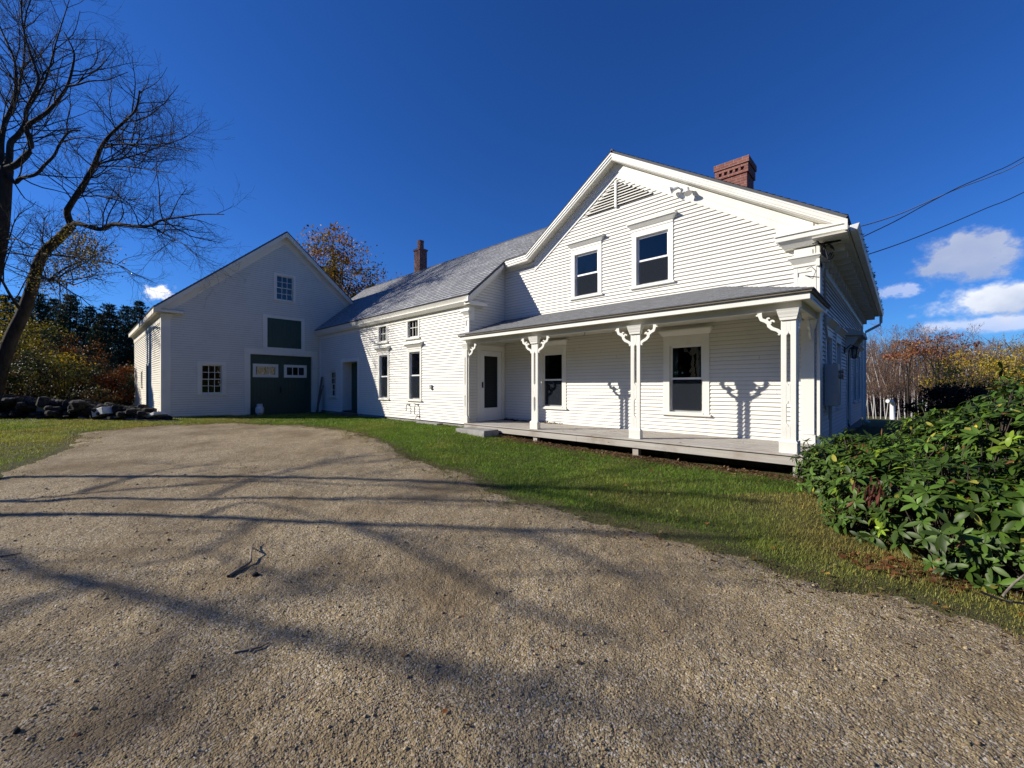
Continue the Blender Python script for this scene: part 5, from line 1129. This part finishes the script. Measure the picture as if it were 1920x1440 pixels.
# ================================================================== THINGS ABOUT THE YARD
def rock(mb, c, s, rs, mi=0):
    bmv = []
    n = 8; m = 6; ph = rs.uniform(0, 6.28, 6); V = []
    for i in range(m + 1):
        th_ = math.pi * i / m
        for j in range(n):
            a = 2 * math.pi * j / n; d = np.array((math.sin(th_)*math.cos(a), math.sin(th_)*math.sin(a), math.cos(th_))); k = 1 + .16*math.sin(2.3*d[0] + ph[0]) + .16*math.sin(2.9*d[1] + ph[1]) + .14*math.sin(3.1*d[2] + ph[2]); d = np.sign(d) * np.abs(d) ** .75 * k; V.append(np.array(c) + d * np.array(s))
    b = len(mb.v); mb.v += [tuple(v) for v in V]
    for i in range(m):
        for j in range(n): mb.f.append((b+i*n+j, b+i*n+(j+1)%n, b+(i+1)*n+(j+1)%n, b+(i+1)*n+j)); mb.uv.append(None); mb.mi.append(mi)
rs = np.random.RandomState(12); m = MB()
for i in range(620):
    f = rs.rand(); u = -120 + f * 400; dep = 15.2 + rs.normal(0, .35) - .2 * f; h = (.95 - .65 * max(0, (u - 20) / 260) if u > 20 else .95) ; b = gp(u, dep); zz = b[2] + rs.uniform(0, max(.12, h)) * .8; s = rs.choice((.07, .10, .14, .19)) * rs.uniform(.8, 1.3)
    rock(m, (b[0], b[1], zz), (s, s * rs.uniform(.7, 1.1), s * rs.uniform(.45, .8)), rs)
p = gp(80, 15.2); o = m.build('stone_wall', M['fieldstone'], loc=p); tag(o, 'low tumbled dark fieldstone wall running left from the barn corner', 'stone wall')
m = MB(); p = at(85, 762, 15.0); rock(m, p, (.36, .30, .22), rs); tag(m.build('boulder', M['granite'], loc=p, smooth=True), 'pale rounded boulder lying on top of the dark stone wall', 'boulder')
def board(u0, v0, u1, v1, dep, w, th, mat, label, name='scrap_board', d1=None):
    a = at(u0, v0, dep); b = at(u1, v1, d1 or dep); m = MB(); d = b - a; d /= np.linalg.norm(d); s = np.cross(d, (0, 0, 1)); s /= np.linalg.norm(s); n = np.cross(s, d); q = [a - s*w/2 - n*th/2, b - s*w/2 - n*th/2, b + s*w/2 - n*th/2, a + s*w/2 - n*th/2]; m.hexa(q, [x + n*th for x in q]); return tag(m.build(name, mat, loc=a, bevel=.006), label, 'board', 'scrap lumber by the barn corner')
board(95, 797, 140, 790, 14.0, .22, .05, M['scrap'], 'long grey board lying flat at the wall foot, leftmost of the scrap')
board(168, 792, 230, 780, 14.2, .16, .05, M['scrap'], 'slanting grey board in front of the white box')
board(185, 798, 250, 795, 14.0, .24, .06, M['scrap'], 'wide dark board lying on the grass edge below the others')
board(205, 768, 236, 763, 14.6, .15, .04, M['scrap'], 'short board propped level behind the white box')
board(240, 786, 330, 790, 14.1, .18, .05, M['scrap'], 'dark board reaching right to the barn corner')
board(270, 791, 312, 778, 14.3, .12, .05, M['scrap'], 'narrow tilted board nearest the barn corner')
board(150, 782, 186, 790, 14.4, .13, .05, M['plank'], 'dark plank tilted down in the middle of the scrap pile')
for (u, v, dep, s, rz, lab) in ((193, 772, 14.3, (.26, .17, .12), .5, 'white box tipped on its side on the scrap pile'), (291, 778, 14.3, (.30, .17, .05), .3, 'flat white panel lying at the barn corner')):
    p = at(u, v, dep); m = MB(); ca, sa = math.cos(rz), math.sin(rz); X = np.array((ca, sa, .25)); Y = np.array((-sa, ca, 0)); Z = np.array((-.25*ca, -.25*sa, 1)); q = [p + X*a*s[0] + Y*b*s[1] - Z*s[2] for a, b in ((-1,-1),(1,-1),(1,1),(-1,1))]; m.hexa(q, [x + Z*2*s[2] for x in q]); tag(m.build('white_box' if s[2] > .1 else 'scrap_sheet', M['tank'], loc=p, bevel=.015), lab, 'box' if s[2] > .1 else 'sheet')
rs = np.random.RandomState(4); m = MB()
for i in range(26):
    u = rs.uniform(205, 318); b = gp(u, 14.4 + rs.normal(0, .2)); s = rs.uniform(.08, .2); rock(m, (b[0], b[1], b[2] + s*.3), (s, s*.8, s*.6), rs)
p = gp(262, 14.4); tag(m.build('rubble_heap', M['fieldstone'], loc=p), 'heap of dark broken stones at the barn corner', 'rubble')
# propane cylinder
p = np.array((BX + .42, 5.12, 0)); p[2] = g1(p[0], p[1]); t = empty('propane_tank', p, 'white propane cylinder standing before the big green barn door', 'gas tank')
m = MB(); m.lathe(p, [(.0, .02), (.10, .02), (.10, .05), (.13, .055), (.152, .10), (.155, .13), (.155, .27), (.150, .30), (.12, .345), (.05, .365), (.0, .366)], 24); m.build('body', M['tank'], t, smooth=True)
m = MB(); k = 20
for i in range(k):
    a0, a1 = 2*math.pi*i/k, 2*math.pi*(i+1)/k
    if i in (4, 14): continue
    m.hexa([(p[0]+r*math.cos(a), p[1]+r*math.sin(a), p[2]+.34) for r, a in ((.098, a0), (.105, a0), (.105, a1), (.098, a1))], [(p[0]+r*math.cos(a), p[1]+r*math.sin(a), p[2]+.46) for r, a in ((.098, a0), (.105, a0), (.105, a1), (.098, a1))])
m.build('collar', M['tank'], t); m = MB(); m.tube([p + (0, 0, .36), p + (0, 0, .42)], .022, 10); m.tube([p + (0, 0, .42), p + (0, 0, .44)], .04, 10); m.build('valve', M['dkmetal'], t)
# boards leaning in the corner
for (x, y, w, h, lean, lab) in ((-19.32, 7.50, .20, 1.62, .10, 'wide dark board leaning in the corner between barn and wing'), (-19.05, 7.46, .10, 1.25, .16, 'narrow dark board leaning beside the wider one in the barn corner')):
    zg = g1(x, y); m = MB(); m.hexa([(x, y - lean - .03, zg), (x + w, y - lean - .03, zg), (x + w, y - lean, zg), (x, y - lean, zg)], [(x + .02, y + .10, zg + h), (x + w*.8, y + .10, zg + h), (x + w*.8, y + .13, zg + h), (x + .02, y + .13, zg + h)]); tag(m.build('leaning_board', M['plank'], loc=(x, y, zg)), lab, 'board')
# granite step stones
x0, x1 = -8.75, -7.55; zg = g1(-8.2, 7.2); m = MB(); m.hexa([(x0, 6.95, zg - .1), (x1, 6.92, zg - .1), (x1, 7.46, zg - .1), (x0, 7.46, zg - .1)], [(x0 + .02, 6.97, zg + .12), (x1 - .03, 6.95, zg + .13), (x1 - .03, 7.46, zg + .13), (x0 + .02, 7.46, zg + .12)]); tag(m.build('stone_step', M['granite'], loc=(-8.2, 7.2, zg), bevel=.015), 'long granite step in front of the left end of the porch', 'step')
x0, x1 = -.95, -.15; zg = g1(-.5, 8.3); m = MB(); m.hexa([(x0, 8.0, zg - .1), (x1, 8.0, zg - .1), (x1, 8.6, zg - .1), (x0, 8.6, zg - .1)], [(x0, 8.02, zg + .2), (x1, 8.02, zg + .2), (x1, 8.6, zg + .2), (x0, 8.6, zg + .2)]); tag(m.build('stone_step', M['granite'], loc=(-.5, 8.3, zg), bevel=.015), 'granite block at the right end of the porch behind the bush', 'step')
x0, x1 = -11.3, -10.2; zg = g1(-10.8, 7.5); m = MB(); m.box(x0, x1, 7.42, 7.66, zg - .1, zg + .05); tag(m.build('flat_stone', M['granite'], loc=(-10.8, 7.5, zg), bevel=.015), 'flat grey slab in the grass below the spigots', 'stone')
x0, x1 = -17.2, -15.9; zg = g1(-16.5, 7.5); m = MB(); m.box(x0, x1, 7.3, 7.68, zg - .1, zg + .13); tag(m.build('door_step', M['plank'], loc=(-16.5, 7.5, zg), bevel=.01), 'dark wooden step below the green wing door', 'step')
# white bent pipe in the field
p = gp(1674, 24.0); m = MB(); zt = topz(757, 24.0); d = FW * -.25 + RT * -.97
m.tube([p + (0, 0, -.2), (p[0], p[1], zt - .08), (p[0] - .02*RT[0], p[1] - .02*RT[1], zt + .02), tuple(np.array((p[0], p[1], zt + .12)) + d * .10), tuple(np.array((p[0], p[1], zt + .17)) + d * .42)], .11, 16); tag(m.build('vent_pipe', M['pvc'], loc=p, smooth=True), 'white plastic vent pipe with bent top standing in the field', 'pipe')
# sticks on the drive
def stick(px, r0, r1, label, lift, forks=()):
    T = Tubes(); P = []
    for (u, v), h in zip(px, lift):
        q = on_ground(u, v); q[2] = float(drive_z(np.array([q[0]]), np.array([q[1]]))[0]); 
        k = (EYE - q[2] - h) / (EYE - q[2]); q = np.array((q[0]*k, q[1]*k, q[2] + h)); P.append(q)
    o, rr = limb(T, P, r0, r1, 7)
    for (i, px2, l2) in forks:
        Q = [o[int(i * (len(o) - 1))]]
        for (u, v), h in zip(px2, l2):
            q = on_ground(u, v); k = (EYE - q[2] - h) / (EYE - q[2]); Q.append(np.array((q[0]*k, q[1]*k, q[2] + h)))
        limb(T, Q, r1 * 1.1, r1 * .5, 6)
    return tag(T.build('fallen_stick', M['stick'], loc=P[0]), label, 'stick')
stick([(428, 1086), (446, 1075), (462, 1064), (470, 1056), (471, 1042), (472, 1030)], .015, .006, 'forked fallen stick arching off the gravel drive', [.012, .014, .018, .03, .045, .055], [(.97, [(467, 1024), (463, 1022)], [.055, .05]), (.97, [(474, 1022), (480, 1014)], [.055, .045])])
stick([(440, 1228), (470, 1221), (490, 1214), (506, 1205)], .007, .003, 'thin straight twig lying on the near gravel', [.006, .008, .008, .006])
stick([(0, 1048), (20, 1044), (40, 1040)], .008, .004, 'short dark twig at the left edge of the drive', [.006, .01, .006])
for (u, v, s, lab) in ((478, 1084, .022, 'single dark stone lying just below the forked stick'), (32, 1378, .014, 'dark clod on the gravel in the lower left')):
    q = on_ground(u, v); q[2] = float(drive_z(np.array([q[0]]), np.array([q[1]]))[0]) + s*.4; m = MB(); rock(m, q, (s*1.3, s, s*.7), np.random.RandomState(int(u))); tag(m.build('stone', M['fieldstone'], loc=q, smooth=True), lab, 'stone')
# overhead service cables
def cable(px, d0, d1, r, mat, label, ext):
    k = len(px); P = [at(u, v, d0 + (d1 - d0) * i / (k - 1)) for i, (u, v) in enumerate(px)]; e = P[-1] - P[-2]; e /= np.linalg.norm(e); P += [P[-1] + (e + np.array((0, 0, .05))) * 6, P[-1] + (e + np.array((0, 0, .12))) * ext]; T = Tubes(); limb(T, P, r, r, 6); return tag(T.build('overhead_cable', mat, loc=P[0]), label, 'cable', 'overhead cables to the house')
cable([(1524, 457), (1590, 431), (1640, 417), (1690, 400), (1745, 376), (1800, 352), (1860, 330), (1925, 300)], 7.15, 9.5, .010, M['cable2'], 'bare upper cable running from the bracket to the right edge', 14)
cable([(1548, 481), (1612, 447), (1680, 414), (1740, 381), (1800, 350), (1860, 324), (1925, 292)], 7.3, 9.5, .009, M['cable'], 'black cable twisting around the bare one', 14)
cable([(1606, 483), (1640, 473), (1700, 452), (1780, 420), (1850, 390), (1925, 358)], 8.2, 10.5, .010, M['cable'], 'single black cable below the twisted pair', 14)
m = MB(); p = at(1548, 468, 7.2)
for k in range(3):
    c = p + np.array((0, 0, -.02 * k)) + RT * .03 * k; m.tube([c + RT * (.09*math.cos(a)) + np.array((0, 0, .13*math.sin(a))) for a in np.linspace(.2, 5.9, 16)], .010, 6)
m.tube([at(1532, 455, 7.15), at(1545, 462, 7.2), at(1552, 485, 7.2)], .022, 8); m.tube([at(1512, 505, 7.2), at(1522, 500, 7.15), at(1530, 508, 7.15), at(1524, 522, 7.15), at(1512, 517, 7.15)], .006, 5); m.tube([at(1510, 517, 7.1), at(1536, 520, 7.1)], .008, 5); m.build('cable_bracket', M['cable'], house)

# ================================================================== SKY, SUN, CAMERA
w = bpy.data.worlds.new('World'); scene.world = w; w.use_nodes = True; nt = w.node_tree; nt.nodes.clear()
class WT(NT):
    def __init__(s, tree): s.t = tree; s.out = s.n('ShaderNodeOutputWorld')
W_ = WT(nt); sky = W_.n('ShaderNodeTexSky'); sky.sky_type = 'NISHITA'; sky.sun_disc = False; sky.sun_elevation = SUN_EL; sky.sun_rotation = R_(SKYROT); sky.altitude = 300; sky.air_density = 1.0; sky.dust_density = .3; sky.ozone_density = 2.2
hs = W_.n('ShaderNodeHueSaturation'); hs.inputs['Saturation'].default_value = SKYSAT; hs.inputs['Hue'].default_value = SKYHUE; hs.inputs['Value'].default_value = 1.0; W_.l(sky.outputs[0], hs.inputs['Color']); skyc = W_.mix(1.0, hs.outputs[0], SKYTINT, 'MULTIPLY')
tc = W_.n('ShaderNodeTexCoord'); dirv = tc.outputs['Generated']
def vdot(a, vec):
    x = W_.n('ShaderNodeVectorMath', operation='DOT_PRODUCT'); W_.l(a, x.inputs[0]); x.inputs[1].default_value = tuple(vec); return x.outputs['Value']
def mth(op, a, b=None, c=None, clamp=False):
    x = W_.n('ShaderNodeMath', operation=op, use_clamp=clamp)
    for s_, v_ in zip(x.inputs, (a, b, c)):
        if v_ is None: continue
        if isinstance(v_, (int, float)): s_.default_value = v_
        else: W_.l(v_, s_)
    return x.outputs[0]
def cloud(skyc, u, v, sx, sy, hi, lo, dens, seed, amp=.85, ns=2.6):
    c = at(u, v, 1.0) - np.array((0, 0, EYE)); c /= np.linalg.norm(c); r = np.cross(c, (0, 0, 1)); r /= np.linalg.norm(r); up = np.cross(r, c)
    dc = vdot(dirv, c); x = mth('DIVIDE', vdot(dirv, r / sx), dc); y = mth('DIVIDE', vdot(dirv, up / sy), dc)
    cb = W_.n('ShaderNodeCombineXYZ'); W_.l(x, cb.inputs[0]); W_.l(mth('MULTIPLY', y, sy / sx * 1.25), cb.inputs[1]); cb.inputs[2].default_value = seed
    n = W_.noise(cb.outputs[0], ns, 9, .58); n2 = W_.noise(cb.outputs[0], ns * .7, 5, .5)
    rr = mth('SQRT', mth('ADD', mth('MULTIPLY', x, x), mth('MULTIPLY', y, y)))
    m = mth('MULTIPLY_ADD', n, amp * 2, mth('MULTIPLY_ADD', rr, -1.0, .85 - amp)); m = mth('MULTIPLY', m, 2.3, None, True); m = mth('MULTIPLY', m, m); m = mth('MULTIPLY', m, dens, None, True)
    m = mth('MULTIPLY', m, mth('GREATER_THAN', dc, .2))
    sh = mth('ADD', mth('MULTIPLY_ADD', y, .45, .5), mth('MULTIPLY_ADD', n2, 1.4, -.7), None, True)
    return W_.mix(m, skyc, W_.mix(sh, tuple(k / SKYSTR for k in lo), tuple(k / SKYSTR for k in hi)))
for a in ((1822, 480, .090, .058, (.44, .47, .56), (.28, .34, .50), .8, 1.3), (1895, 560, .115, .046, (.80, .82, .86), (.28, .36, .54), 1.0, 4.1), (1860, 606, .12, .020, (.66, .69, .80), (.45, .51, .70), .7, 9.2), (1685, 545, .050, .018, (.50, .55, .74), (.36, .45, .68), .7, 6.7), (296, 549, .036, .019, (.95, .95, .97), (.6, .63, .72), 1.0, 5.3)): skyc = cloud(skyc, *a)
bg = W_.n('ShaderNodeBackground'); bg.inputs[1].default_value = SKYSTR; W_.l(skyc, bg.inputs[0]); W_.l(bg.outputs[0], W_.out.inputs[0])
sd_ = bpy.data.lights.new('sun', 'SUN'); sd_.energy = SUNSTR; sd_.angle = R_(.53); sd_.color = (1, .925, .80); so = bpy.data.objects.new('sun', sd_); col.objects.link(so); so.location = (-20, -20, 25); so.rotation_euler = Vector(LIGHT).to_track_quat('-Z', 'Y').to_euler()
cd = bpy.data.cameras.new('camera'); cam = bpy.data.objects.new('camera', cd); col.objects.link(cam); cam.location = (0, 0, EYE); cam.rotation_euler = (R_(90), 0, YAW)
cd.sensor_width = 36; cd.lens = 36 * FPX / 1920; cd.shift_y = 4 / 1920; cd.clip_start = .05; cd.clip_end = 2000; scene.camera = cam
scene.view_settings.view_transform = 'Standard'; scene.view_settings.look = 'None'; scene.view_settings.gamma = 1; scene.view_settings.exposure = EXPOSURE
